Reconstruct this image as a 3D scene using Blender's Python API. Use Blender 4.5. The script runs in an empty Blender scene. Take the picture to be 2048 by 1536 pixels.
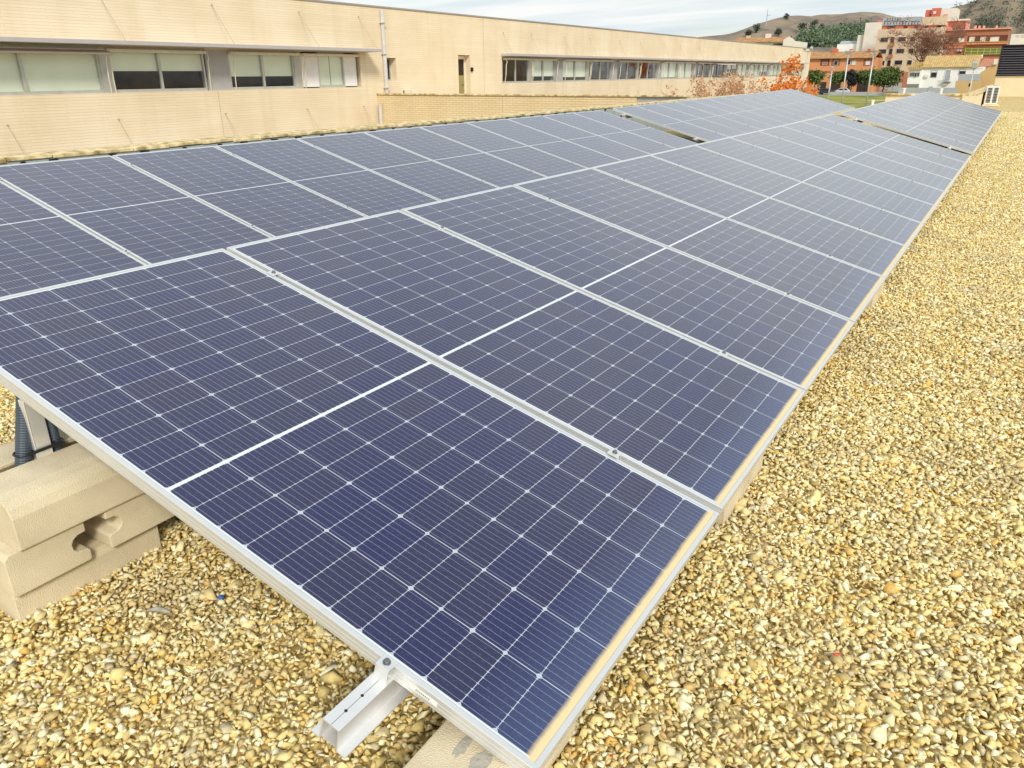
import bpy, bmesh, math, random
import numpy as np
from mathutils import Matrix, Vector, Euler

R = math.radians
random.seed(7)
rng = np.random.default_rng(11)
scene = bpy.context.scene
COL = scene.collection

# ------------------------------------------------------------------ camera
FPX = 1547.955                       # focal length in pixels of the 2048 px wide photograph
CAM = Vector((2.539, -1.9473, 1.298))
EUL = Euler((R(68.2013), R(0.43366), R(31.95256)), 'XYZ')
cam_data = bpy.data.cameras.new("camera")
cam_data.sensor_width = 36.0
cam_data.lens = FPX / 2048 * 36.0
cam_data.clip_start = 0.05
cam_data.clip_end = 6000
cam = bpy.data.objects.new("camera", cam_data)
cam.location = CAM
cam.rotation_euler = EUL
COL.objects.link(cam)
scene.camera = cam

# ------------------------------------------------------------------ light
SUN_DIR = Vector((0.60, -0.56, 0.62)).normalized()          # towards the sun
world = bpy.data.worlds.new("World")
scene.world = world
world.use_nodes = True
wn, wl = world.node_tree.nodes, world.node_tree.links
wn.clear()
w_out = wn.new('ShaderNodeOutputWorld')
w_bg = wn.new('ShaderNodeBackground')
w_bg.inputs['Strength'].default_value = 0.072
w_sky = wn.new('ShaderNodeTexSky')
w_sky.sky_type = 'NISHITA'
w_sky.sun_disc = False
w_sky.sun_elevation = math.asin(SUN_DIR.z)
w_sky.sun_rotation = math.atan2(SUN_DIR.x, SUN_DIR.y)
w_sky.altitude = 400
w_sky.dust_density = 1.5
w_tc = wn.new('ShaderNodeTexCoord')
w_sep = wn.new('ShaderNodeSeparateXYZ')
wl.new(w_tc.outputs['Generated'], w_sep.inputs[0])
w_add = wn.new('ShaderNodeMath'); w_add.operation = 'ADD'; w_add.inputs[1].default_value = 0.10
wl.new(w_sep.outputs['Z'], w_add.inputs[0])
w_dx = wn.new('ShaderNodeMath'); w_dx.operation = 'DIVIDE'
w_dy = wn.new('ShaderNodeMath'); w_dy.operation = 'DIVIDE'
wl.new(w_sep.outputs['X'], w_dx.inputs[0]); wl.new(w_add.outputs[0], w_dx.inputs[1])
wl.new(w_sep.outputs['Y'], w_dy.inputs[0]); wl.new(w_add.outputs[0], w_dy.inputs[1])
w_cmb = wn.new('ShaderNodeCombineXYZ')
wl.new(w_dx.outputs[0], w_cmb.inputs[0]); wl.new(w_dy.outputs[0], w_cmb.inputs[1])
w_no = wn.new('ShaderNodeTexNoise')
w_no.inputs['Scale'].default_value = 0.62
w_no.inputs['Detail'].default_value = 7
w_no.inputs['Roughness'].default_value = 0.55
w_no.inputs['Distortion'].default_value = 0.35
wl.new(w_cmb.outputs[0], w_no.inputs['Vector'])
w_rmp = wn.new('ShaderNodeValToRGB')
w_rmp.color_ramp.elements[0].position = 0.36
w_rmp.color_ramp.elements[0].color = (0.50, 0.50, 0.50, 1)
w_rmp.color_ramp.elements[1].position = 0.56
w_rmp.color_ramp.elements[1].color = (1, 1, 1, 1)
wl.new(w_no.outputs['Fac'], w_rmp.inputs[0])
w_no2 = wn.new('ShaderNodeTexNoise')
w_no2.inputs['Scale'].default_value = 1.1
w_no2.inputs['Detail'].default_value = 6
w_map2 = wn.new('ShaderNodeMapping')
w_map2.inputs['Location'].default_value = (5.3, 2.1, 0)
w_map2.inputs['Scale'].default_value = (0.5, 1.6, 1)
w_map2.inputs['Rotation'].default_value = (0, 0, R(28))
wl.new(w_cmb.outputs[0], w_map2.inputs[0]); wl.new(w_map2.outputs[0], w_no2.inputs['Vector'])
w_cr = wn.new('ShaderNodeValToRGB')
w_cr.color_ramp.elements[0].position = 0.34
w_cr.color_ramp.elements[0].color = (5.4, 6.2, 6.7, 1)
w_cr.color_ramp.elements[1].position = 0.60
w_cr.color_ramp.elements[1].color = (7.6, 7.7, 7.5, 1)
wl.new(w_no2.outputs['Fac'], w_cr.inputs[0])
w_mix = wn.new('ShaderNodeMixRGB')
wl.new(w_rmp.outputs['Color'], w_mix.inputs['Fac'])
wl.new(w_sky.outputs[0], w_mix.inputs['Color1'])
wl.new(w_cr.outputs['Color'], w_mix.inputs['Color2'])
wl.new(w_mix.outputs[0], w_bg.inputs['Color'])
wl.new(w_bg.outputs[0], w_out.inputs['Surface'])

sun_data = bpy.data.lights.new("sun", 'SUN')
sun_data.energy = 1.5
sun_data.angle = R(12)
sun_data.color = (1.0, 0.95, 0.86)
sun = bpy.data.objects.new("sun", sun_data)
sun.rotation_euler = (-SUN_DIR).to_track_quat('-Z', 'Y').to_euler()
sun.location = (0, -20, 30)
COL.objects.link(sun)

vs = scene.view_settings
vs.view_transform = 'Standard'
vs.look = 'None'
vs.exposure = 0.84
vs.gamma = 1.0
scene.render.engine = 'CYCLES'
scene.cycles.use_denoising = True
scene.cycles.max_bounces = 6
scene.cycles.transparent_max_bounces = 8

# ------------------------------------------------------------------ helpers
ROT = EUL.to_matrix()


def at(px, py, axis, value):
    """Point seen at photo pixel (px, py) on the world plane axis = value."""
    d = ROT @ Vector(((px - 1024) / FPX, -(py - 768) / FPX, -1))
    i = 'xyz'.index(axis)
    return CAM + d * ((value - CAM[i]) / d[i])


class MB:
    """Collects geometry for ONE mesh object."""

    def __init__(self):
        self.v, self.f = [], []

    def add(self, vs_, fs_):
        o = len(self.v)
        self.v += [tuple(p) for p in vs_]
        self.f += [tuple(i + o for i in f) for f in fs_]
        return self

    def box(self, x0, x1, y0, y1, z0, z1):
        return self.add([(x0, y0, z0), (x1, y0, z0), (x1, y1, z0), (x0, y1, z0),
                         (x0, y0, z1), (x1, y0, z1), (x1, y1, z1), (x0, y1, z1)],
                        [(3, 2, 1, 0), (4, 5, 6, 7), (0, 1, 5, 4), (1, 2, 6, 5), (2, 3, 7, 6), (3, 0, 4, 7)])

    def hexa(self, b, t):
        return self.add(list(b) + list(t),
                        [(3, 2, 1, 0), (4, 5, 6, 7), (0, 1, 5, 4), (1, 2, 6, 5), (2, 3, 7, 6), (3, 0, 4, 7)])

    def prism(self, poly, axis, a, b):
        """Extrude a 2-D polygon (the two other axes, in xyz order) along axis from a to b."""
        n = len(poly)

        def P(p, c):
            return {'x': (c, p[0], p[1]), 'y': (p[0], c, p[1]), 'z': (p[0], p[1], c)}[axis]
        vs_ = [P(p, a) for p in poly] + [P(p, b) for p in poly]
        fs_ = [tuple(range(n))[::-1], tuple(range(n, 2 * n))]
        fs_ += [(i, (i + 1) % n, n + (i + 1) % n, n + i) for i in range(n)]
        return self.add(vs_, fs_)

    def tube(self, pts, r, n=8, caps=True):
        pts = [Vector(p) for p in pts]
        rs = r if isinstance(r, (list, tuple)) else [r] * len(pts)
        vs_, fs_ = [], []
        up = None
        for i, p in enumerate(pts):
            t = (pts[min(i + 1, len(pts) - 1)] - pts[max(i - 1, 0)])
            t = t.normalized() if t.length > 1e-9 else Vector((0, 0, 1))
            if up is None:
                up = Vector((0, 0, 1)) if abs(t.z) < 0.9 else Vector((1, 0, 0))
            s = t.cross(up).normalized()
            up = s.cross(t).normalized()
            for k in range(n):
                a = 2 * math.pi * k / n
                vs_.append(p + (s * math.cos(a) + up * math.sin(a)) * rs[i])
        for i in range(len(pts) - 1):
            for k in range(n):
                k2 = (k + 1) % n
                fs_.append((i * n + k, i * n + k2, (i + 1) * n + k2, (i + 1) * n + k))
        if caps:
            fs_.append(tuple(range(n))[::-1])
            fs_.append(tuple((len(pts) - 1) * n + k for k in range(n)))
        return self.add(vs_, fs_)

    def quad(self, a, b, c, d):
        return self.add([a, b, c, d], [(0, 1, 2, 3)])

    def build(self, name, mat, parent=None, smooth=False, bevel=0.0, loc=None, seg=2, recalc=True):
        me = bpy.data.meshes.new(name)
        me.from_pydata(self.v, [], self.f)
        if recalc:
            bm = bmesh.new(); bm.from_mesh(me)
            bmesh.ops.recalc_face_normals(bm, faces=bm.faces)
            bm.to_mesh(me); bm.free()
        if smooth:
            me.polygons.foreach_set('use_smooth', [True] * len(me.polygons))
        me.materials.append(mat)
        ob = bpy.data.objects.new(name, me)
        COL.objects.link(ob)
        if parent is not None:
            ob.parent = parent
        if loc is not None:
            ob.location = loc
        if bevel:
            m = ob.modifiers.new('edge', 'BEVEL')
            m.width = bevel; m.segments = seg; m.limit_method = 'ANGLE'; m.angle_limit = R(40)
        return ob


def tag(o, label=None, cat=None, group=None, kind=None):
    if label: o['label'] = label
    if cat: o['category'] = cat
    if group: o['group'] = group
    if kind: o['kind'] = kind
    return o


def empty(name, loc, label, cat, group=None, rot=(0, 0, 0)):
    o = bpy.data.objects.new(name, None)
    o.empty_display_size = 0.2
    o.location = loc
    o.rotation_euler = rot
    COL.objects.link(o)
    return tag(o, label, cat, group)


def copy_tree(o, parent=None):
    c = o.copy()
    COL.objects.link(c)
    if parent is not None:
        c.parent = parent
    for ch in list(o.children):
        copy_tree(ch, c)
    return c


# ------------------------------------------------------------------ materials
def new_mat(name):
    m = bpy.data.materials.new(name)
    m.use_nodes = True
    nt = m.node_tree
    b = nt.nodes['Principled BSDF']
    return m, nt, b


def obj_coord(nt):
    return nt.nodes.new('ShaderNodeTexCoord').outputs['Object']


def mat_plain(name, col, rough=0.6, metal=0.0, var=0.08, scale=6.0, bump=0.0, bscale=60.0, spec=0.5, col2=None):
    """Plain surface with a little noise in colour and an optional bump."""
    m, nt, b = new_mat(name)
    oc = obj_coord(nt)
    no = nt.nodes.new('ShaderNodeTexNoise')
    no.inputs['Scale'].default_value = scale
    no.inputs['Detail'].default_value = 5
    nt.links.new(oc, no.inputs['Vector'])
    rp = nt.nodes.new('ShaderNodeValToRGB')
    rp.color_ramp.elements[0].position = 0.3
    rp.color_ramp.elements[1].position = 0.7
    c0 = [max(0, c * (1 - var)) for c in col]
    c1 = [min(1, c * (1 + var)) for c in (col2 or col)]
    rp.color_ramp.elements[0].color = (*c0, 1)
    rp.color_ramp.elements[1].color = (*c1, 1)
    nt.links.new(no.outputs['Fac'], rp.inputs[0])
    nt.links.new(rp.outputs[0], b.inputs['Base Color'])
    b.inputs['Roughness'].default_value = rough
    b.inputs['Metallic'].default_value = metal
    b.inputs['Specular IOR Level'].default_value = spec
    if bump:
        n2 = nt.nodes.new('ShaderNodeTexNoise')
        n2.inputs['Scale'].default_value = bscale
        n2.inputs['Detail'].default_value = 4
        nt.links.new(oc, n2.inputs['Vector'])
        bp = nt.nodes.new('ShaderNodeBump')
        bp.inputs['Strength'].default_value = bump
        bp.inputs['Distance'].default_value = 0.01
        nt.links.new(n2.outputs['Fac'], bp.inputs['Height'])
        nt.links.new(bp.outputs[0], b.inputs['Normal'])
    return m


def math_node(nt, op, a, b=None, c=None):
    n = nt.nodes.new('ShaderNodeMath')
    n.operation = op
    for i, v in enumerate((a, b, c)):
        if v is None:
            continue
        if isinstance(v, (int, float)):
            n.inputs[i].default_value = v
        else:
            nt.links.new(v, n.inputs[i])
    return n.outputs[0]


def mix_col(nt, fac, a, b):
    n = nt.nodes.new('ShaderNodeMixRGB')
    for i, v in enumerate((fac, a, b)):
        if isinstance(v, (int, float)):
            n.inputs[i].default_value = v
        elif isinstance(v, tuple):
            n.inputs[i].default_value = (*v, 1)
        else:
            nt.links.new(v, n.inputs[i])
    return n.outputs[0]


PL, PW, GAP = 2.094, 1.038, 0.020        # panel length, width, gap to the next
PITCH = PW + GAP
TILT = R(15.2)
HR = 0.68                                 # height of a row's upper edge over the gravel


def mat_cells():
    m, nt, b = new_mat('solar_cells')
    oc = obj_coord(nt)
    sep = nt.nodes.new('ShaderNodeSeparateXYZ')
    nt.links.new(oc, sep.inputs[0])
    x, y = sep.outputs['X'], sep.outputs['Y']
    rowp = (PL - 2 * 0.020 - 0.010) / 24
    colp = (PW - 2 * 0.018) / 6
    M = lambda op, a, b_=None, c=None: math_node(nt, op, a, b_, c)
    xm = M('SUBTRACT', x, PL / 2)
    ax = M('ABSOLUTE', xm)
    mid = M('LESS_THAN', ax, 0.0050)
    xa = M('SUBTRACT', ax, 0.0050)                # distance from the middle bar
    u = M('DIVIDE', xa, rowp)
    v = M('DIVIDE', M('SUBTRACT', y, 0.018), colp)
    du = M('MULTIPLY', M('ABSOLUTE', M('SUBTRACT', u, M('ROUND', u))), rowp)
    dv = M('MULTIPLY', M('ABSOLUTE', M('SUBTRACT', v, M('ROUND', v))), colp)
    line = M('MAXIMUM', M('LESS_THAN', du, 0.0008), M('LESS_THAN', dv, 0.0012))
    odd = M('MODULO', M('ROUND', u), 2.0)
    dsz = M('ADD', 0.0072, M('MULTIPLY', odd, 0.0012))
    dia = M('LESS_THAN', M('ADD', du, dv), dsz)
    line = M('MAXIMUM', line, dia)
    line = M('MAXIMUM', line, mid)
    edge = M('MAXIMUM', M('GREATER_THAN', ax, PL / 2 - 0.020), M('GREATER_THAN', M('ABSOLUTE', M('SUBTRACT', y, PW / 2)), PW / 2 - 0.018))
    line = M('MAXIMUM', line, edge)
    # busbars along the panel, nine over each cell
    w = M('ADD', M('MULTIPLY', v, 9.0), 0.5)
    db = M('MULTIPLY', M('ABSOLUTE', M('SUBTRACT', w, M('ROUND', w))), colp / 9)
    bus = M('LESS_THAN', db, 0.00045)
    dot = M('MULTIPLY', M('LESS_THAN', db, 0.0011), M('LESS_THAN', du, 0.0030))
    # each cell its own shade
    cell = nt.nodes.new('ShaderNodeCombineXYZ')
    sgn = M('MULTIPLY', M('SIGN', xm), 40.0)
    nt.links.new(M('ADD', M('FLOOR', u), sgn), cell.inputs[0])
    nt.links.new(M('FLOOR', v), cell.inputs[1])
    oi = nt.nodes.new('ShaderNodeObjectInfo')
    nt.links.new(M('MULTIPLY', oi.outputs['Random'], 91.0), cell.inputs[2])
    wnz = nt.nodes.new('ShaderNodeTexWhiteNoise')
    nt.links.new(cell.outputs[0], wnz.inputs['Vector'])
    ccol = mix_col(nt, wnz.outputs['Value'], (0.003, 0.011, 0.092), (0.014, 0.018, 0.075))
    # large drifting tint of the coating
    nz = nt.nodes.new('ShaderNodeTexNoise'); nz.inputs['Scale'].default_value = 1.7; nz.inputs['Detail'].default_value = 3
    geo = nt.nodes.new('ShaderNodeNewGeometry')
    nt.links.new(geo.outputs['Position'], nz.inputs['Vector'])
    ccol = mix_col(nt, M('MULTIPLY', nz.outputs['Fac'], 0.45), ccol, (0.030, 0.025, 0.052))
    # speckle of dust
    sp = nt.nodes.new('ShaderNodeTexNoise'); sp.inputs['Scale'].default_value = 260; sp.inputs['Detail'].default_value = 2
    nt.links.new(oc, sp.inputs['Vector'])
    dust = M('MULTIPLY', M('GREATER_THAN', sp.outputs['Fac'], 0.62), 0.10)
    ccol = mix_col(nt, dust, ccol, (0.30, 0.30, 0.36))
    ccol = mix_col(nt, M('MULTIPLY', bus, 0.42), ccol, (0.62, 0.64, 0.70))
    ccol = mix_col(nt, M('MULTIPLY', dot, 0.55), ccol, (0.72, 0.74, 0.78))
    ccol = mix_col(nt, M('MULTIPLY', line, 0.86), ccol, (0.56, 0.62, 0.68))
    ccol = mix_col(nt, M('MAXIMUM', mid, edge), ccol, (0.72, 0.76, 0.80))
    seal_shade = M('MAXIMUM', M('GREATER_THAN', ax, PL / 2 - 0.0140), M('GREATER_THAN', M('ABSOLUTE', M('SUBTRACT', y, PW / 2)), PW / 2 - 0.0140))  # shading of the recess at the frame, painted in as a grey sealant line
    ccol = mix_col(nt, M('MULTIPLY', seal_shade, 0.8), ccol, (0.30, 0.34, 0.36))
    # even film of dust over the glass
    ccol = mix_col(nt, 0.012, ccol, (0.55, 0.50, 0.48))
    # sand washed to the lower edge
    ns = nt.nodes.new('ShaderNodeTexNoise'); ns.inputs['Scale'].default_value = 26; ns.inputs['Detail'].default_value = 5
    nt.links.new(oc, ns.inputs['Vector'])
    lim = M('SUBTRACT', PL - 0.0285, M('MULTIPLY', M('SUBTRACT', ns.outputs['Fac'], 0.5), 0.007))
    sand = nt.nodes.new('ShaderNodeMapRange')
    nt.links.new(M('SUBTRACT', x, lim), sand.inputs['Value'])
    sand.inputs['From Min'].default_value = -0.007
    sand.inputs['From Max'].default_value = 0.004
    ccol = mix_col(nt, M('MULTIPLY', sand.outputs[0], 0.96), ccol, (0.84, 0.64, 0.28))
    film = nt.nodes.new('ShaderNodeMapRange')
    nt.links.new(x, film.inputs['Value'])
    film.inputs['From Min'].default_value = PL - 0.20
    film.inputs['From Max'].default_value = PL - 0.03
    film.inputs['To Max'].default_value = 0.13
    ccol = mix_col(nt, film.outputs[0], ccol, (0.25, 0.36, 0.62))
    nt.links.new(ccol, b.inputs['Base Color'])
    b.inputs['IOR'].default_value = 1.5
    b.inputs['Sheen Weight'].default_value = 0.42          # fine dust seen at a grazing angle
    b.inputs['Sheen Roughness'].default_value = 0.35
    b.inputs['Sheen Tint'].default_value = (0.95, 0.97, 0.95, 1)
    b.inputs['Specular IOR Level'].default_value = 0.5
    rg = M('ADD', 0.17, M('MULTIPLY', sand.outputs[0], 0.7))
    nt.links.new(rg, b.inputs['Roughness'])
    return m


def mat_brick(name, c1, c2, mortar, bh=0.065, bw=0.25, axis='x'):
    m, nt, b = new_mat(name)
    oc = obj_coord(nt)
    sep = nt.nodes.new('ShaderNodeSeparateXYZ'); nt.links.new(oc, sep.inputs[0])
    cmb = nt.nodes.new('ShaderNodeCombineXYZ')
    nt.links.new(sep.outputs['Y' if axis == 'x' else 'X'], cmb.inputs[0])
    nt.links.new(sep.outputs['Z'], cmb.inputs[1])
    br = nt.nodes.new('ShaderNodeTexBrick')
    nt.links.new(cmb.outputs[0], br.inputs['Vector'])
    br.inputs['Scale'].default_value = 1.0
    br.inputs['Brick Width'].default_value = bw
    br.inputs['Row Height'].default_value = bh
    br.inputs['Mortar Size'].default_value = 0.008
    br.inputs['Mortar Smooth'].default_value = 0.2
    br.inputs['Color1'].default_value = (*c1, 1)
    br.inputs['Color2'].default_value = (*c2, 1)
    br.inputs['Mortar'].default_value = (*mortar, 1)
    no = nt.nodes.new('ShaderNodeTexNoise'); no.inputs['Scale'].default_value = 0.7; no.inputs['Detail'].default_value = 6
    nt.links.new(oc, no.inputs['Vector'])
    rp = nt.nodes.new('ShaderNodeValToRGB')
    rp.color_ramp.elements[0].position = 0.3; rp.color_ramp.elements[0].color = (0.90, 0.86, 0.80, 1)
    rp.color_ramp.elements[1].position = 0.65; rp.color_ramp.elements[1].color = (1, 1, 1, 1)
    nt.links.new(no.outputs['Fac'], rp.inputs[0])
    mx = nt.nodes.new('ShaderNodeMixRGB'); mx.blend_type = 'MULTIPLY'; mx.inputs[0].default_value = 1
    nt.links.new(br.outputs['Color'], mx.inputs[1]); nt.links.new(rp.outputs[0], mx.inputs[2])
    mp = nt.nodes.new('ShaderNodeMapping'); mp.inputs['Scale'].default_value = (2.2, 2.2, 0.12)     # rain streaks running down
    nt.links.new(oc, mp.inputs[0])
    ns_ = nt.nodes.new('ShaderNodeTexNoise'); ns_.inputs['Scale'].default_value = 1.0; ns_.inputs['Detail'].default_value = 5
    nt.links.new(mp.outputs[0], ns_.inputs['Vector'])
    r3 = nt.nodes.new('ShaderNodeMapRange'); r3.inputs['From Min'].default_value = 0.52; r3.inputs['From Max'].default_value = 0.75; r3.inputs['To Max'].default_value = 0.35
    nt.links.new(ns_.outputs['Fac'], r3.inputs['Value'])
    nt.links.new(mix_col(nt, r3.outputs[0], mx.outputs[0], (0.66, 0.52, 0.32)), b.inputs['Base Color'])
    bp = nt.nodes.new('ShaderNodeBump'); bp.inputs['Strength'].default_value = 0.5; bp.inputs['Distance'].default_value = 0.006
    bp.invert = True
    nt.links.new(br.outputs['Fac'], bp.inputs['Height'])
    nt.links.new(bp.outputs[0], b.inputs['Normal'])
    b.inputs['Roughness'].default_value = 0.85
    return m


def mat_tile_roof(name, c1, c2, period=0.22):
    m, nt, b = new_mat(name)
    oc = obj_coord(nt)
    wv = nt.nodes.new('ShaderNodeTexWave'); wv.wave_type = 'BANDS'; wv.bands_direction = 'X'
    wv.inputs['Scale'].default_value = 0.314 / period
    nt.links.new(oc, wv.inputs['Vector'])
    no = nt.nodes.new('ShaderNodeTexNoise'); no.inputs['Scale'].default_value = 1.3; no.inputs['Detail'].default_value = 8
    nt.links.new(oc, no.inputs['Vector'])
    rp = nt.nodes.new('ShaderNodeValToRGB')
    rp.color_ramp.elements[0].position = 0.35; rp.color_ramp.elements[0].color = (*c1, 1)
    rp.color_ramp.elements[1].position = 0.65; rp.color_ramp.elements[1].color = (*c2, 1)
    nt.links.new(no.outputs['Fac'], rp.inputs[0])
    nt.links.new(rp.outputs[0], b.inputs['Base Color'])
    bp = nt.nodes.new('ShaderNodeBump'); bp.inputs['Strength'].default_value = 0.8; bp.inputs['Distance'].default_value = 0.08
    nt.links.new(wv.outputs['Fac'], bp.inputs['Height'])
    nt.links.new(bp.outputs[0], b.inputs['Normal'])
    b.inputs['Roughness'].default_value = 0.9
    return m


def mat_leaf(name, ca, cb, cc=None):
    """Leaves: every leaf island a shade of its own."""
    m, nt, b = new_mat(name)
    geo = nt.nodes.new('ShaderNodeNewGeometry')
    rp = nt.nodes.new('ShaderNodeValToRGB')
    rp.color_ramp.elements[0].color = (*ca, 1)
    rp.color_ramp.elements[1].color = (*cb, 1)
    if cc:
        e = rp.color_ramp.elements.new(0.85); e.color = (*cc, 1)
    nt.links.new(geo.outputs['Random Per Island'], rp.inputs[0])
    nt.links.new(rp.outputs[0], b.inputs['Base Color'])
    b.inputs['Roughness'].default_value = 0.7
    return m


def mat_stone():
    m, nt, b = new_mat('gravel_stone')
    geo = nt.nodes.new('ShaderNodeNewGeometry')
    rp = nt.nodes.new('ShaderNodeValToRGB')
    cr = rp.color_ramp
    cr.elements[0].position = 0.0; cr.elements[0].color = (0.40, 0.27, 0.07, 1)
    cr.elements[1].position = 1.0; cr.elements[1].color = (0.98, 0.91, 0.64, 1)
    for pos, c in ((0.10, (0.66, 0.51, 0.20)), (0.34, (0.83, 0.66, 0.28)), (0.54, (0.91, 0.76, 0.35)), (0.65, (0.76, 0.46, 0.10)), (0.70, (0.58, 0.49, 0.31)),
                   (0.80, (0.95, 0.84, 0.47))):
        e = cr.elements.new(pos); e.color = (*c, 1)
    nt.links.new(geo.outputs['Random Per Island'], rp.inputs[0])
    no = nt.nodes.new('ShaderNodeTexNoise'); no.inputs['Scale'].default_value = 140; no.inputs['Detail'].default_value = 4
    nt.links.new(obj_coord(nt), no.inputs['Vector'])
    mx = nt.nodes.new('ShaderNodeMixRGB'); mx.blend_type = 'OVERLAY'; mx.inputs[0].default_value = 0.5
    nt.links.new(rp.outputs[0], mx.inputs[1]); nt.links.new(no.outputs['Fac'], mx.inputs[2])
    pn = nt.nodes.new('ShaderNodeTexNoise'); pn.inputs['Scale'].default_value = 2.6; pn.inputs['Detail'].default_value = 4
    nt.links.new(obj_coord(nt), pn.inputs['Vector'])
    pr2 = nt.nodes.new('ShaderNodeMapRange'); pr2.inputs['From Min'].default_value = 0.5; pr2.inputs['From Max'].default_value = 0.72; pr2.inputs['To Max'].default_value = 0.45
    nt.links.new(pn.outputs['Fac'], pr2.inputs['Value'])
    mxp = mix_col(nt, pr2.outputs[0], mx.outputs[0], (0.58, 0.50, 0.33))      # dusty grey patches
    nt.links.new(mxp, b.inputs['Base Color'])
    bp = nt.nodes.new('ShaderNodeBump'); bp.inputs['Strength'].default_value = 0.35; bp.inputs['Distance'].default_value = 0.003
    nt.links.new(no.outputs['Fac'], bp.inputs['Height']); nt.links.new(bp.outputs[0], b.inputs['Normal'])
    b.inputs['Roughness'].default_value = 0.85
    return m


def mat_gravel_far():
    m, nt, b = new_mat('gravel_bed')
    oc = obj_coord(nt)
    vo = nt.nodes.new('ShaderNodeTexVoronoi'); vo.inputs['Scale'].default_value = 52
    nt.links.new(oc, vo.inputs['Vector'])
    sp = nt.nodes.new('ShaderNodeSeparateColor'); nt.links.new(vo.outputs['Color'], sp.inputs[0])
    rp = nt.nodes.new('ShaderNodeValToRGB'); cr = rp.color_ramp
    cr.elements[0].position = 0.0; cr.elements[0].color = (0.26, 0.18, 0.05, 1)
    cr.elements[1].position = 1.0; cr.elements[1].color = (0.92, 0.82, 0.50, 1)
    for pos, c in ((0.3, (0.58, 0.44, 0.17)), (0.6, (0.80, 0.62, 0.26)), (0.8, (0.68, 0.49, 0.19))):
        e = cr.elements.new(pos); e.color = (*c, 1)
    nt.links.new(sp.outputs[0], rp.inputs[0])
    nt.links.new(rp.outputs[0], b.inputs['Base Color'])
    bp = nt.nodes.new('ShaderNodeBump'); bp.inputs['Strength'].default_value = 0.9; bp.inputs['Distance'].default_value = 0.012
    bp.invert = True
    nt.links.new(vo.outputs['Distance'], bp.inputs['Height']); nt.links.new(bp.outputs[0], b.inputs['Normal'])
    b.inputs['Roughness'].default_value = 0.9
    return m


def mat_glass(name, tint=(0.9, 0.95, 0.92), mirror=0.10):
    m, nt, b = new_mat(name)
    nt.nodes.remove(b)
    out = nt.nodes['Material Output']
    tr = nt.nodes.new('ShaderNodeBsdfTransparent'); tr.inputs[0].default_value = (*tint, 1)
    gl = nt.nodes.new('ShaderNodeBsdfGlossy'); gl.inputs['Roughness'].default_value = 0.03
    fr = nt.nodes.new('ShaderNodeLayerWeight'); fr.inputs['Blend'].default_value = 0.5
    ad = math_node(nt, 'ADD', math_node(nt, 'MULTIPLY', math_node(nt, 'POWER', fr.outputs['Facing'], 3.0), 0.5), mirror)
    mx = nt.nodes.new('ShaderNodeMixShader')
    nt.links.new(ad, mx.inputs[0]); nt.links.new(tr.outputs[0], mx.inputs[1]); nt.links.new(gl.outputs[0], mx.inputs[2])
    nt.links.new(mx.outputs[0], out.inputs['Surface'])
    return m


def mat_terrain(name, ca, cb, cc, s1=0.02, s2=0.15):
    m, nt, b = new_mat(name)
    oc = obj_coord(nt)
    n1 = nt.nodes.new('ShaderNodeTexNoise'); n1.inputs['Scale'].default_value = s1; n1.inputs['Detail'].default_value = 8; n1.inputs['Roughness'].default_value = 0.65
    n2 = nt.nodes.new('ShaderNodeTexNoise'); n2.inputs['Scale'].default_value = s2; n2.inputs['Detail'].default_value = 6
    nt.links.new(oc, n1.inputs['Vector']); nt.links.new(oc, n2.inputs['Vector'])
    r1 = nt.nodes.new('ShaderNodeValToRGB')
    r1.color_ramp.elements[0].position = 0.38; r1.color_ramp.elements[0].color = (*ca, 1)
    r1.color_ramp.elements[1].position = 0.62; r1.color_ramp.elements[1].color = (*cb, 1)
    nt.links.new(n1.outputs['Fac'], r1.inputs[0])
    r2 = nt.nodes.new('ShaderNodeValToRGB')
    r2.color_ramp.elements[0].position = 0.56; r2.color_ramp.elements[0].color = (0, 0, 0, 1)
    r2.color_ramp.elements[1].position = 0.66; r2.color_ramp.elements[1].color = (1, 1, 1, 1)
    nt.links.new(n2.outputs['Fac'], r2.inputs[0])
    c = mix_col(nt, r2.outputs[0], r1.outputs[0], cc)
    nt.links.new(c, b.inputs['Base Color'])
    b.inputs['Roughness'].default_value = 0.95
    b.inputs['Specular IOR Level'].default_value = 0.1
    return m


M_cells = mat_cells()
M_alu = mat_plain('anodised_aluminium', (0.72, 0.73, 0.74), rough=0.38, metal=0.75, var=0.04, scale=12, spec=0.5)
M_rail = mat_plain('raw_aluminium', (0.86, 0.855, 0.84), rough=0.38, metal=0.60, var=0.06, scale=9)
M_steel = mat_plain('steel_bolt', (0.26, 0.27, 0.28), rough=0.4, metal=0.8)
M_under = mat_plain('white_backsheet', (0.7, 0.7, 0.7), rough=0.6)
M_conc = mat_plain('cast_concrete', (0.72, 0.61, 0.41), rough=0.92, var=0.09, scale=7, bump=0.55, bscale=330, col2=(0.80, 0.69, 0.48))
M_mortar = mat_plain('grey_mortar', (0.42, 0.39, 0.32), rough=0.95, var=0.12, scale=30, bump=0.4, bscale=90)
M_conduit = mat_plain('dark_conduit', (0.055, 0.075, 0.10), rough=0.40, var=0.1)
M_black = mat_plain('black_plastic', (0.012, 0.012, 0.013), rough=0.45)
M_brick = mat_brick('cream_brick', (0.89, 0.77, 0.57), (0.86, 0.73, 0.52), (0.80, 0.67, 0.47), bw=1.9)
M_brick_y = mat_brick('cream_brick_side', (0.86, 0.71, 0.44), (0.81, 0.65, 0.38), (0.62, 0.48, 0.27), axis='y')
M_coping = mat_plain('lichened_coping', (0.40, 0.27, 0.09), rough=0.95, var=0.30, scale=9, bump=0.5, bscale=40, col2=(0.78, 0.64, 0.37))
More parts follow.
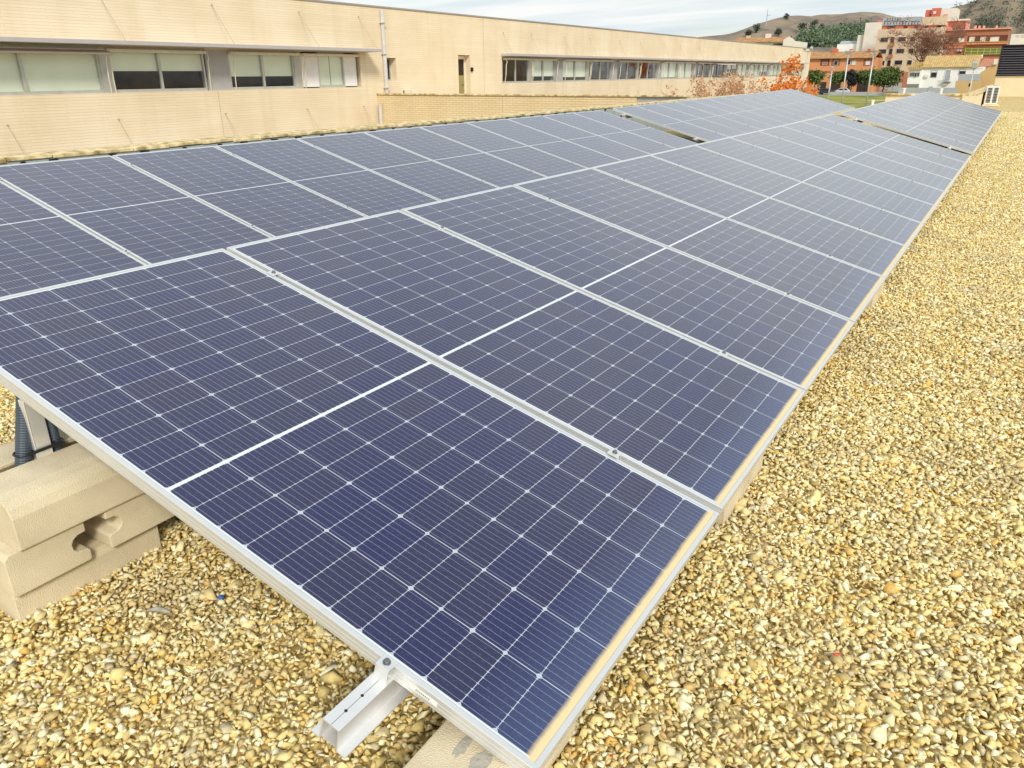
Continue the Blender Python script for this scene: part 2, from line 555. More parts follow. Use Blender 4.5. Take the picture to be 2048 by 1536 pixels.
M_cream = mat_plain('cream_render', (0.80, 0.68, 0.46), rough=0.9, var=0.05, scale=2, bump=0.1)
M_grey = mat_plain('grey_panel', (0.44, 0.43, 0.42), rough=0.55, var=0.04)
M_canopy = mat_plain('grey_canopy', (0.48, 0.45, 0.44), rough=0.6, var=0.04)
M_membrane = mat_plain('grey_membrane', (0.40, 0.45, 0.45), rough=0.8, var=0.1)
M_winframe = mat_plain('window_aluminium', (0.55, 0.55, 0.50), rough=0.45, metal=0.4)
M_awncream = mat_plain('cream_metal', (0.80, 0.73, 0.58), rough=0.5)
M_blind = mat_plain('roller_blind', (0.86, 0.90, 0.74), rough=0.9, var=0.05, scale=1.5)
M_blind_w = mat_plain('pale_blind', (0.86, 0.85, 0.84), rough=0.9, var=0.04)
M_dark = mat_plain('dark_room', (0.035, 0.022, 0.014), rough=0.9, var=0.5, scale=2.0)
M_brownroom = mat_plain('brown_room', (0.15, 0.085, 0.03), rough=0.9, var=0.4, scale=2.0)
M_glass = mat_glass('window_glass', tint=(0.985, 0.995, 0.985), mirror=0.025)
M_pipe = mat_plain('grey_pipe', (0.62, 0.60, 0.58), rough=0.5)
M_white = mat_plain('white_render', (0.90, 0.88, 0.86), rough=0.9, var=0.04, scale=0.6)
M_metalcap = mat_plain('metal_coping', (0.40, 0.36, 0.33), rough=0.5, metal=0.3)
M_stone = mat_stone()
M_bed = mat_gravel_far()
M_galv = mat_plain('galvanised_pole', (0.55, 0.58, 0.58), rough=0.45, metal=0.5)
M_bark = mat_plain('bark', (0.16, 0.10, 0.07), rough=0.95, var=0.3, scale=8)
M_twig = mat_plain('red_brown_twigs', (0.27, 0.13, 0.085), rough=0.95, var=0.25, scale=4)
M_pinkbark = mat_plain('pale_stems', (0.62, 0.45, 0.32), rough=0.95, var=0.2, scale=4)
M_orange_leaf = mat_leaf('orange_leaves', (0.72, 0.27, 0.03), (0.86, 0.42, 0.08), (0.74, 0.20, 0.03))
M_brown_leaf = mat_leaf('brown_leaves', (0.56, 0.34, 0.15), (0.86, 0.70, 0.44), (0.52, 0.24, 0.10))
M_green_leaf = mat_leaf('green_leaves', (0.035, 0.075, 0.014), (0.10, 0.16, 0.03), (0.15, 0.21, 0.04))
M_dark_leaf = mat_leaf('dark_leaves', (0.03, 0.03, 0.025), (0.06, 0.055, 0.045))
M_pine = mat_leaf('pine_needles', (0.085, 0.13, 0.075), (0.19, 0.26, 0.14))
M_bush = mat_leaf('hill_bush_leaves', (0.05, 0.075, 0.05), (0.09, 0.12, 0.075))

# ------------------------------------------------------------------ setting: ground, roof deck, hills
GZ = -4.0
g = MB(); g.quad((-500, -60, GZ), (400, -60, GZ), (400, 2200, GZ), (-500, 2200, GZ))
tag(g.build('ground', mat_terrain('earth', (0.30, 0.25, 0.13), (0.42, 0.36, 0.20), (0.20, 0.24, 0.07), 0.05, 0.3)), kind='structure')
g = MB(); g.quad((-90, 95, GZ + .004), (30, 95, GZ + .004), (30, 206, GZ + .004), (-90, 206, GZ + .004))
tag(g.build('field', mat_terrain('field_grass', (0.14, 0.18, 0.04), (0.36, 0.34, 0.08), (0.50, 0.40, 0.22), 0.16, 0.07)), kind='structure')
g = MB(); g.quad((-140, 212, GZ + .004), (60, 212, GZ + .004), (60, 222, GZ + .004), (-140, 222, GZ + .004))
tag(g.build('road', mat_plain('asphalt', (0.16, 0.15, 0.14), rough=0.95, scale=1)), kind='structure')
g = MB(); g.quad((-16, -40, GZ + .004), (-5.1, -40, GZ + .004), (-5.1, 90, GZ + .004), (-16, 90, GZ + .004))
tag(g.build('courtyard_paving', mat_plain('paving', (0.42, 0.36, 0.26), rough=0.95, scale=1)), kind='structure')

# the roof the photographer stands on
g = MB(); g.box(-5.1, 14, -10, 29.2, GZ, -0.014); g.box(1.06, 14, 29.2, 60, GZ, -0.014)
tag(g.build('roof_deck', M_bed), kind='structure')


def rock_variants(n=48, pts=8):
    out = []
    for i in range(n):
        bm = bmesh.new()
        s = (rng.uniform(0.85, 1.35), rng.uniform(0.65, 1.05), rng.uniform(0.45, 0.85))
        for k in range(pts):
            v = rng.normal(size=3); v /= np.linalg.norm(v)
            v *= rng.uniform(0.85, 1.05)
            bm.verts.new((v[0] * s[0], v[1] * s[1], v[2] * s[2]))
        r = bmesh.ops.convex_hull(bm, input=bm.verts)
        bmesh.ops.delete(bm, geom=[e for e in r['geom_unused'] if isinstance(e, bmesh.types.BMVert)], context='VERTS')
        bmesh.ops.triangulate(bm, faces=bm.faces)
        bmesh.ops.recalc_face_normals(bm, faces=bm.faces)
        bm.verts.index_update()
        V = np.array([v.co[:] for v in bm.verts]); F = np.array([[v.index for v in f.verts] for f in bm.faces])
        bm.free()
        out.append((V, F))
    return out


def gravel_mesh():
    var = rock_variants()
    P, S = [], []

    def region(x0, x1, y0, y1, sp, size, keep=None):
        nx, ny = int((x1 - x0) / sp), int((y1 - y0) / sp)
        gx, gy = np.meshgrid(np.arange(nx), np.arange(ny))
        X = x0 + (gx.ravel() + rng.uniform(0, 1, gx.size)) * sp
        Y = y0 + (gy.ravel() + rng.uniform(0, 1, gx.size)) * sp
        k = np.ones(X.size, bool) if keep is None else keep(X, Y)
        X, Y = X[k], Y[k]
        s = size * np.exp(rng.normal(0, 0.28, X.size)) * 0.5
        big = rng.uniform(size=X.size) < 0.03
        s[big] *= 1.5
        Z = rng.uniform(-0.009, 0.006, X.size) + 0.004 * np.sin(X * 5.1 + 1.3 * np.sin(Y * 2.3)) * np.sin(Y * 3.7 + X)
        P.append(np.stack([X, Y, Z], 1)); S.append(s)
    region(-1.3, 1.75, -2.0, 0.5, 0.0114, 0.0208)                        # under and in front of the panel
    region(1.75, 3.3, -2.0, 2.0, 0.0114, 0.0208)
    region(1.70, 3.1, 2.0, 6.0, 0.0134, 0.0218)
    region(1.6, 3.0, 6.0, 13.0, 0.019, 0.024)
    region(1.3, 3.0, 13.0, 30.0, 0.030, 0.034)
    P, S = np.concatenate(P), np.concatenate(S)
    n = len(S)
    # random rotations, mostly lying flat
    a = rng.uniform(0, 2 * np.pi, n); t = rng.normal(0, 0.45, n); u = rng.normal(0, 0.45, n)
    ca, sa, ct, st, cu, su = np.cos(a), np.sin(a), np.cos(t), np.sin(t), np.cos(u), np.sin(u)
    z0 = np.zeros(n); o1 = np.ones(n)
    Rz = np.stack([ca, -sa, z0, sa, ca, z0, z0, z0, o1], 1).reshape(n, 3, 3)
    Rx = np.stack([o1, z0, z0, z0, ct, -st, z0, st, ct], 1).reshape(n, 3, 3)
    Ry = np.stack([cu, z0, su, z0, o1, z0, -su, z0, cu], 1).reshape(n, 3, 3)
    Rm = Rz @ Rx @ Ry
    which = rng.integers(0, len(var), n)
    VV, FF, off = [], [], 0
    for i, (V, F) in enumerate(var):
        idx = np.where(which == i)[0]
        if not len(idx):
            continue
        W = np.einsum('nij,vj->nvi', Rm[idx], V) * S[idx, None, None] + P[idx, None, :]
        VV.append(W.reshape(-1, 3).astype(np.float32))
        FF.append((F[None] + (off + np.arange(len(idx)) * len(V))[:, None, None]).reshape(-1, 3))
        off += len(idx) * len(V)
    V, F = np.concatenate(VV), np.concatenate(FF).astype(np.int32)
    me = bpy.data.meshes.new('gravel')
    me.vertices.add(len(V)); me.vertices.foreach_set('co', V.ravel())
    me.loops.add(F.size); me.loops.foreach_set('vertex_index', F.ravel())
    me.polygons.add(len(F)); me.polygons.foreach_set('loop_start', np.arange(0, F.size, 3, dtype=np.int32))
    me.update(calc_edges=True)
    me.materials.append(M_stone)
    o = bpy.data.objects.new('gravel', me)
    COL.objects.link(o)
    tag(o, 'loose ochre and cream crushed stones covering the flat roof', 'gravel', kind='stuff')
    print('stones', n, 'tris', len(F))


gravel_mesh()


def hill(name, ridge, Y, depth, mat, seed):
    """ridge: photo pixels of the skyline at distance Y; the slope falls towards us over depth metres."""
    r = np.random.default_rng(seed)
    pts = [at(px, py, 'y', Y) for px, py in ridge]
    xs = np.array([p.x for p in pts]); zs = np.array([p.z for p in pts])
    nx, ny = 150, 44
    X = np.linspace(xs[0], xs[-1], nx)
    H = np.interp(X, xs, zs)
    for k, amp in ((9, .012), (23, .008), (51, .005)):
        H += amp * (H.max() - GZ) * np.interp(np.arange(nx), np.linspace(0, nx - 1, k), r.normal(size=k)) * 0.6
    V, F = [], []
    folds = [np.interp(np.arange(nx), np.linspace(0, nx - 1, 26), r.normal(size=26)) for _ in range(7)]
    for j in range(ny):
        t = j / (ny - 1) * 1.5
        for i in range(nx):
            if t <= 1:
                k = (1 - math.cos(t * math.pi)) / 2 * 0.55 + t * 0.45
            else:
                k = 1 - (t - 1) * 0.9
            q = t * 4
            f = folds[int(q)][i] * (1 - q % 1) + folds[min(6, int(q) + 1)][i] * (q % 1)
            z = GZ - 1 + (H[i] - GZ + 1) * k + f * (H[i] - GZ) * 0.07 * math.sin(min(t, 1) * math.pi)
            V.append((X[i] + 0, Y - depth + depth * t, z))
    for j in range(ny - 1):
        for i in range(nx - 1):
            a = j * nx + i
            F.append((a, a + 1, a + nx + 1, a + nx))
    m = MB(); m.add(V, F)
    return tag(m.build(name, mat, smooth=True), kind='structure')


M_hill = mat_terrain('dry_hillside', (0.19, 0.15, 0.135), (0.36, 0.285, 0.19), (0.15, 0.165, 0.12), 0.014, 0.05)
M_hill2 = mat_terrain('scrub_hillside', (0.20, 0.16, 0.12), (0.27, 0.215, 0.15), (0.12, 0.135, 0.10), 0.03, 0.10)
hill('hill', [(1380, 150), (1440, 116), (1474, 84), (1491, 72), (1515, 62), (1527, 53), (1549, 45), (1576, 37), (1604, 31), (1640, 32), (1674, 30), (1702, 26),
              (1737, 22), (1762, 23), (1775, 27), (1798, 32), (1840, 38), (1900, 52), (1960, 70)], 900, 420, M_hill, 3)
hill('hill', [(1820, 52), (1860, 36), (1890, 25), (1906, 16), (1931, 8), (1953, 0), (1990, -16), (2040, -30), (2120, -48), (2240, -60), (2400, -52)], 760, 330, M_hill2, 8)

# ------------------------------------------------------------------ solar panels
def ring(m, x0, x1, y0, y1, prof):
    """Mitred frame: prof = (inset, z) points swept round the rectangle."""
    n = len(prof)
    vs_, fs_ = [], []
    for d, z in prof:
        vs_ += [(x0 + d, y0 + d, z), (x1 - d, y0 + d, z), (x1 - d, y1 - d, z), (x0 + d, y1 - d, z)]
    for i in range(n):
        j = (i + 1) % n
        for k in range(4):
            k2 = (k + 1) % 4
            fs_.append((i * 4 + k, i * 4 + k2, j * 4 + k2, j * 4 + k))
    m.add(vs_, fs_)


M_frame = mat_plain('frame_aluminium', (0.74, 0.75, 0.745), rough=0.42, metal=0.50, var=0.03, scale=20)


def make_panel():
    root = bpy.data.objects.new('solar_panel', None)
    root.empty_display_size = 0.2
    COL.objects.link(root)
    m = MB()
    ring(m, 0, PL, 0, PW, [(0.0115, -0.0022), (0.0115, 0.0), (0.0008, 0.0), (0, -0.0008), (0, -0.0118), (0.0005, -0.0124), (0.0005, -0.0136), (0, -0.0142),
                           (0, -0.023), (0.0005, -0.0236), (0.0005, -0.0248), (0, -0.0254), (0, -0.036), (0.028, -0.036), (0.028, -0.0345), (0.0030, -0.0345), (0.0030, -0.0080), (0.0115, -0.0080)])
    m.build('frame', M_frame, root)
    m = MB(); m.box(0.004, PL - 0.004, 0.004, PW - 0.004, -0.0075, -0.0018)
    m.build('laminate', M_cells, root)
    for yb in (0.25, 0.49, 0.73):
        m = MB(); m.box(0.98, 1.12, yb, yb + 0.06, -0.030, -0.0078)
        m.build('junction_box', M_black, root)
    return root


CLAMP_S = (0.270, 1.742)


def add_clamp(root, s, y, end=False):
    """Clamp bridging the gap at local y (centre of the gap); end clamps hook one frame only."""
    m = MB()
    if end:   # Z shaped end clamp standing beside the frame
        m.box(s - 0.0165, s + 0.0165, y - 0.020, y + 0.010, 0.0006, 0.0036)
        m.box(s - 0.0165, s + 0.0165, y - 0.020, y - 0.017, -0.0365, 0.0006)
        m.box(s - 0.0165, s + 0.0165, y - 0.017, y - 0.003, -0.0365, -0.034)
        by = y - 0.006
    else:
        m.box(s - 0.018, s + 0.018, y - 0.020, y + 0.020, 0.0006, 0.0036)
        m.box(s - 0.020, s + 0.020, y - 0.0095, y - 0.0065, -0.045, 0.0006)
        m.box(s - 0.020, s + 0.020, y + 0.0065, y + 0.0095, -0.045, 0.0006)
        by = y
    c = m.build('clamp', M_frame, root, bevel=0.0008)
    b = MB()
    b.tube([(s, by, 0.0036), (s, by, 0.0050)], 0.0085, 16)
    b.tube([(s, by, 0.0050), (s, by, 0.0110)], [0.0060, 0.0054], 12)
    b.build('bolt', M_steel, c)
    return c


panel_proto = make_panel()
for s in CLAMP_S:
    add_clamp(panel_proto, s, -GAP / 2)
ORD = ['first', 'second', 'third', 'fourth', 'fifth', 'sixth', 'seventh', 'eighth', 'ninth', 'tenth', 'eleventh', 'twelfth', 'thirteenth']
M_sticker = mat_plain('white_sticker', (0.86, 0.86, 0.84), rough=0.6)
M_ink = mat_plain('grey_print', (0.20, 0.20, 0.22), rough=0.7)


def table(y0, n, x0, z0, pitch_x, where, used, gname):
    """One table: n panels along +y from y0, upper edge at x0, z0; rises pitch_x per metre along the row."""
    rx = math.atan(pitch_x)
    base = Matrix.Translation((x0, y0, z0)) @ Matrix.Rotation(rx, 4, 'X') @ Matrix.Rotation(TILT, 4, 'Y')
    for i in range(n):
        if i == 0:
            p = copy_tree(panel_proto)
            for ch in list(p.children):
                if ch.name.startswith('clamp'):
                    for c2 in list(ch.children):
                        bpy.data.objects.remove(c2)
                    bpy.data.objects.remove(ch)
            for s in (CLAMP_S[1:] if y0 < -1.0 else CLAMP_S):
                add_clamp(p, s, 0.0, end=True)
        else:
            p = panel_proto if not used else copy_tree(panel_proto)
            used.append(1)
        if p.name.startswith('solar_panel') and i == n - 1:
            pass
        jit = rng.normal(0, 0.0012)
        p.matrix_world = base @ Matrix.Translation((0, i * PITCH, 0)) @ Matrix.Rotation(jit, 4, 'Y')
        if i == 0:
            lab = 'dark blue solar panel at the near end of the ' + where
        elif i == n - 1:
            lab = 'dark blue solar panel at the far end of the ' + where
        else:
            lab = 'blue solar panel, ' + ORD[i] + ' from the near end of the ' + where
        tag(p, lab, 'solar panel', gname)
    # rails under the frames
    for s, w in ((CLAMP_S[0], 'upper'), (CLAMP_S[1], 'lower')):
        m = MB()
        L = n * PITCH + 0.10
        prof = [(-0.0435, -0.0960), (-0.0435, -0.0930), (-0.0235, -0.0930), (-0.0205, -0.0365), (0.0205, -0.0365), (0.0235, -0.0930), (0.0435, -0.0930),
                (0.0435, -0.0960), (0.0205, -0.0960), (0.0178, -0.0395), (-0.0178, -0.0395), (-0.0205, -0.0960)]
        ya = 0.30 if (y0 < -1.0 and s < 1) else -0.155
        m.prism([(s + a, c) for a, c in prof], 'y', ya, L)
        m.box(s - 0.0205, s + 0.0205, ya + .005, L - .01, -0.0958, -0.0935)
        r = m.build('mounting_rail', M_rail, None)
        r.matrix_world = base
        tag(r, 'bare aluminium ' + w + ' rail under the panels of the ' + where, 'rail', 'mounting rails under the panels')
        # drilled holes and the scored centre line on the top face
        if ya > 0: continue
        for yy in (-0.115, -0.070):
            h = MB(); h.tube([(s, yy, -0.0365), (s, yy, -0.0360)], 0.0034, 10)
            h.build('drill_hole', M_black, r)
        h = MB(); h.box(s - 0.0005, s + 0.0005, -0.154, -0.02, -0.0364, -0.0361)
        h.build('score_line', M_steel, r)
    return base


used = []
GP = 'solar panels in rows on the roof'
W_RN = 'nearest right table'
W_RF = 'right table beyond the gap'
W_LN = 'nearest left table'
W_LF = 'left table beyond the gap'
base_rn = table(-PITCH + GAP / 2 + 0.0, 12, 0.0, HR, 0.0, W_RN, used, GP)
base_ln = table(-1.094 + GAP / 2, 12, -4.03, HR, 0.0, W_LN, used, GP)
base_rf = table(12.32, 13, 0.0, HR, 0.0035, W_RF, used, GP)
base_lf = table(12.16, 13, -4.03, HR + 0.015, 0.0065, W_LF, used, GP)

# sticker on the near side of the nearest panel's frame
near_panel = [o for o in bpy.data.objects if o.get('label', '') == 'dark blue solar panel at the near end of the ' + W_RN][0]
m = MB(); m.box(1.800, 1.868, -0.0006, 0.0004, -0.0245, -0.0125)
st = m.build('sticker', M_sticker, near_panel)
m = MB()
for k in range(8):
    m.box(1.816 + k * 0.0045, 1.8185 + k * 0.0045, -0.0009, -0.0005, -0.0205, -0.0165)
m.build('print', M_ink, st)


# ------------------------------------------------------------------ concrete ballast blocks
def block_mesh(name, along, L, Wd, H, slot=True, soft=True, big=False, k=1.0):
    h = Wd / 2
    if big:
        edge = [(0, H - .050), (.010, H - .026), (.030, H - .009), (.062, H)]
    elif soft:
        edge = [(0, H - .018), (.006, H - .006), (.018, H)]
    else:
        edge = [(0, H - .004), (.004, H)]
    prof = [(-h + .004, 0), (-h, .004)] + [(-h + a, b) for a, b in edge]
    if slot:
        prof += [(a * k, H - b * k) for a, b in ((-0.020, 0), (-0.020, .012), (-0.032, .016), (-0.040, .025), (-0.040, .036), (-0.032, .046), (-.018, .050), (.018, .050), (0.032, .046), (0.040, .036), (0.040, .025), (0.032, .016), (0.020, .012), (0.020, 0))]
    prof += [(h - a, b) for a, b in edge[::-1]] + [(h, .004), (h - .004, 0)]
    m = MB()
    m.prism(prof, along, -L / 2, L / 2)
    return m


blk_y = None


def block(x, y, z, label, along='y', L=0.45, Wd=0.34, H=0.125, rot=0.0, group='concrete ballast blocks under the panels', slot=True, soft=True, big=False, k=1.0):
    o = block_mesh('concrete_block', along, L, Wd, H, slot, soft, big, k).build('concrete_block', M_conc, bevel=0.004)
    o.location = (x, y, z)
    o.rotation_euler = (0, 0, rot)
    tag(o, label, 'concrete block', group)
    return o


GB = 'concrete ballast blocks under the panels'
# stack of three by the near corner
block(0.412, -1.042, -0.035, 'plain beige concrete block at the bottom of the stack of three by the conduits', 'y', 0.41, 0.38, 0.120, slot=False)
for poly, lab in (([(-.101, .004), (-.097, 0), (.101, 0), (.105, .004), (.105, .030), (.100, .036), (.074, .040), (.064, .050), (.062, .066), (.068, .078), (.080, .086),
                    (.104, .088), (.104, .117), (.100, .120), (-.090, .120), (-.101, .108)], 'nearer side lying beige block with a slotted face, in the middle layer of the stack'),
                  ([(-.105, .004), (-.101, 0), (.101, 0), (.105, .004), (.105, .108), (.094, .120), (-.101, .120), (-.105, .116), (-.105, .092), (-.080, .090), (-.068, .082), (-.064, .070),
                    (-.066, .056), (-.076, .046), (-.100, .042), (-.105, .036)], 'farther side lying beige block with a slotted face, in the middle layer of the stack')):
    m = MB(); m.prism(poly, 'x', -0.20, 0.20)
    o = m.build('concrete_block', M_conc, bevel=0.003)
    o.location = (0.425, -1.152 if 'nearer' in lab else -0.886, 0.0852)
    tag(o, lab, 'concrete block', GB)
block(0.436, -0.950, 0.205, 'beige concrete block on top of the stack, two dark conduits in its groove', 'y', 0.53, 0.40, 0.140, big=True)
# lower supports of the front right table
near_low = block(1.887, -1.085, -0.005, 'beige concrete block with grey mortar stains under the nearest panel corner', 'y', 0.54, 0.19, 0.112, slot=False, soft=False)
m = MB()


def blob(m, cx, cy, z, rx, ry, n=14, hgt=0.004, seed=1):
    r = random.Random(seed)
    top = [(cx + math.cos(2 * math.pi * k / n) * rx * r.uniform(.6, 1.15), cy + math.sin(2 * math.pi * k / n) * ry * r.uniform(.6, 1.15)) for k in range(n)]
    m.prism(top, 'z', z, z + hgt)


blob(m, -0.025, 0.030, 0.1122, 0.012, 0.034, seed=3, hgt=0.0010)
blob(m, 0.022, 0.012, 0.1122, 0.020, 0.034, seed=5, hgt=0.0010)
m.build('mortar_stain', M_mortar, near_low)
m = MB(); blob(m, -0.018, 0.068, 0.1122, 0.016, 0.012, seed=9, hgt=0.008)
m.build('mortar_lump', M_conc, near_low, bevel=0.004)
low_y = [0.36, 1.70, 3.10, 4.50, 5.90, 7.30, 8.70, 10.10, 11.40]
for i, yy in enumerate(low_y):
    lab = ('beige concrete block under the low edge, second from the near corner' if i == 0 else
           'beige concrete block under the low edge, %s from the near corner' % ORD[i + 1])
    block((1.900, 1.78, 1.908)[i] if i < 3 else 1.78, yy, -0.012, lab, 'y', 0.43, 0.19 if i in (0, 2) else 0.36, 0.110, slot=False, soft=False)
for i, yy in enumerate([12.6, 14.4, 16.2, 18.0, 19.8, 21.6, 23.4, 25.2]):
    block(1.79, yy, -0.012, 'beige concrete block under the low edge of the far right table, %s from its gap' % ORD[i], 'y', 0.43, 0.36, 0.115, slot=False)
# upper supports: stacks of three seen through the gaps
for i, yy in enumerate([0.9, 2.9, 11.2, 12.75]):
    for k in range(3):
        block(0.36, yy, -0.012 + 0.125 * k, 'beige concrete block, %s one of the stack beneath the upper edge, %s stack along' % (('lowest', 'middle', 'topmost')[k], ORD[i + 1]),
              'y', 0.45, 0.34, 0.125)
for i, yy in enumerate([10.9, 12.5]):
    for xx, nk, w in ((-3.70, 3, 'upper'), (-2.25, 1, 'lower')):
        for k in range(nk):
            block(xx, yy, -0.012 + 0.125 * k, 'beige concrete block %s the %s edge of the left %s table by the gap' % (('lowest under', 'midway under', 'topmost under')[k] if nk > 1 else 'single under', w, ('near', 'far')[i]),
                  'y', 0.45, 0.34, 0.125)


# conduits and the upright plate in the groove of the top block
def conduit(name, x, y, z0, z1, r, label, lean):
    pts, rs = [], []
    n = int((z1 - z0) / 0.0032)
    for k in range(n):
        t = k / (n - 1)
        pts.append((x + lean[0] * t, y + lean[1] * t, z0 + (z1 - z0) * t))
        rs.append(r if k % 2 else r * 0.93)
    m = MB(); m.tube(pts, rs, 20)
    o = m.build(name, M_conduit, smooth=False)
    return tag(o, label, 'conduit', 'corrugated conduits at the block stack')


cx0 = 0.440
cA = conduit('corrugated_conduit', cx0 - 0.004, -1.076, 0.325, 0.512, 0.021, 'thick dark grey corrugated conduit rising from the groove of the top block, nearer one', (-0.01, 0.052))
cB = conduit('corrugated_conduit', cx0, -0.982, 0.325, 0.512, 0.014, 'thin dark grey corrugated conduit rising from the groove, behind the metal upright', (-0.005, 0.0))
m = MB(); m.box(cx0 - 0.018, cx0 + 0.018, -1.042, -1.002, 0.30, 0.514)
m.box(cx0 - 0.006, cx0 + 0.02, -1.047, -1.0422, 0.30, 0.512)
tag(m.build('support_upright', M_rail, bevel=0.002), 'flat aluminium upright between the two conduits in the top block', 'upright')
m = MB()
m.tube([(cx0 - 0.004 + 0.023 * math.cos(a), -1.066 + 0.024 * math.sin(a), 0.366) for a in np.linspace(0, 2 * math.pi, 24)], 0.0028, 6)
m.box(cx0 + 0.0205, cx0 + 0.0235, -1.066, -0.972, 0.362, 0.370)
m.tube([(cx0 + 0.016 * math.cos(a), -0.980 + 0.016 * math.sin(a), 0.366) for a in np.linspace(0, 2 * math.pi, 20)], 0.0028, 6)
m.box(cx0 + 0.012, cx0 + 0.024, -1.000, -0.990, 0.360, 0.372)
tag(m.build('cable_tie', M_black), 'black cable tie binding both conduits to the upright', 'cable tie')


# cables in the two gaps and behind the left row
def cable(pts, r, label):
    m = MB(); m.tube(pts, r, 8)
    return tag(m.build('cable', M_black, smooth=True), label, 'cable', 'black cables between the tables')


cable([(0.15, 11.98, 0.46), (0.6, 11.95, 0.40), (1.0, 12.0, 0.31), (1.4, 11.93, 0.22), (1.9, 12.0, 0.12)], 0.016, 'black cable sagging down the gap of the right tables')
cable([(0.2, 12.15, 0.42), (0.8, 12.2, 0.31), (1.2, 12.14, 0.26), (1.7, 12.2, 0.14)], 0.012, 'thin black cable in the right gap, behind the sagging one')
cable([(-3.8, 11.85, 0.50), (-3.2, 11.9, 0.35), (-2.8, 11.83, 0.28), (-2.3, 11.9, 0.17)], 0.016, 'black cable lying across the gap of the left tables')
cable([(-3.7, 12.02, 0.40), (-3.0, 12.06, 0.26), (-2.5, 12.0, 0.20), (-2.1, 12.07, 0.10)], 0.020, 'thicker black cable low in the gap of the left tables')

# litter in the gravel
def scrap(name, px, py, mat, r, label, cat, stretch=1.0, seed=0):
    rr = random.Random(seed)
    p = at(px, py, 'z', 0.019)
    bm = bmesh.new()
    for k in range(14):
        v = Vector((rr.gauss(0, 1), rr.gauss(0, 1), rr.gauss(0, 1))).normalized()
        bm.verts.new((v.x * r * stretch, v.y * r, v.z * r * 0.5))
    res = bmesh.ops.convex_hull(bm, input=bm.verts)
    me = bpy.data.meshes.new(name); bm.to_mesh(me); bm.free()
    me.materials.append(mat)
    o = bpy.data.objects.new(name, me); o.location = p; o.rotation_euler = (0.2, 0.1, rr.uniform(0, 3))
    COL.objects.link(o)
    return tag(o, label, cat)


M_blue = mat_plain('blue_plastic', (0.02, 0.13, 0.45), rough=0.4)
M_red = mat_plain('red_plastic', (0.60, 0.05, 0.025), rough=0.5)
M_driftwood = mat_plain('grey_wood', (0.40, 0.37, 0.31), rough=0.9, var=0.2, scale=60)
scrap('plastic_scrap', 440, 1194, M_blue, 0.0085, 'small blue plastic scrap lying on the gravel by the block stack', 'scrap', 1.3, 1)
scrap('plastic_scrap', 1673, 1306, M_red, 0.0080, 'small red plastic piece on the open gravel right of the panels', 'scrap', 1.3, 2)
scrap('plastic_scrap', 1223, 1512, M_red, 0.0050, 'tiny red fleck on the gravel at the bottom edge beside the panel', 'scrap', 1.0, 4)
p = at(318, 1222, 'z', 0.018)
m = MB(); m.tube([p + Vector((-0.026, -0.012, 0)), p + Vector((-0.006, 0, .004)), p + Vector((0.012, 0.006, .003)), p + Vector((0.030, 0.012, 0))], [0.004, 0.0075, 0.0065, 0.003], 8)
tag(m.build('wood_stick', M_driftwood, smooth=True), 'grey weathered stick on the gravel beside the block stack', 'stick')

# ------------------------------------------------------------------ parapet of our roof
par = empty('roof_parapet', (-4.95, 0, 0), 'low roof parapet with yellow lichened tile coping behind the left panels', 'parapet')
XP = -4.80
m = MB(); m.box(-0.12, 0.135, -12, 30.0, GZ, 0.628)
m.build('wall', M_membrane, par)
m = MB()
yy = -12.0
r_ = random.Random(4)
while yy < 30:
    L = 0.40
    dz = r_.uniform(-0.004, 0.004)
    tl = r_.uniform(-0.006, 0.006)
    m.hexa([(-0.13, yy + .004, 0.630 + dz), (0.15, yy + .004, 0.630 + dz), (0.15, yy + L - .004, 0.630 + dz + tl), (-0.13, yy + L - .004, 0.630 + dz + tl)],
           [(-0.13, yy + .004, 0.668 + dz), (0.15, yy + .004, 0.664 + dz), (0.15, yy + L - .004, 0.664 + dz + tl), (-0.13, yy + L - .004, 0.668 + dz + tl)])
    yy += L
m.build('coping', M_coping, par, bevel=0.006)
m = MB()
for k in range(40):
    y_ = 1.2 + k * 0.42 + r_.uniform(-.1, .1)
    m.box(0.1355, 0.158, y_, y_ + r_.uniform(0.03, 0.10), 0.595, 0.622)
m.build('membrane_clip', M_black, par)

# ------------------------------------------------------------------ the school building across the courtyard
XF = -16.0


def fy(px):
    return at(px, 142, 'x', XF).y


bld = empty('school_building', (XF, 0, GZ), 'long two storey cream brick building with ribbon windows across the courtyard', 'building')
ZS, ZT, ZR = 0.96, 1.97, 3.36          # sill, head, parapet top
Y_END = fy(1617)
zz = lambda z: z - GZ
m = MB()
D = 0.30
yA, yB = -6.0, fy(721)              # left ribbon
yC, yD = fy(1004), fy(1606)         # right ribbon
# recesses (small window, door)
sw0, sw1 = fy(773), fy(793)
d0, d1 = fy(917), fy(940.5)


def wall_piece(y0, y1, z0, z1):
    if y1 > y0 and z1 > z0:
        m.box(-D, 0, y0, y1, zz(z0), zz(z1))


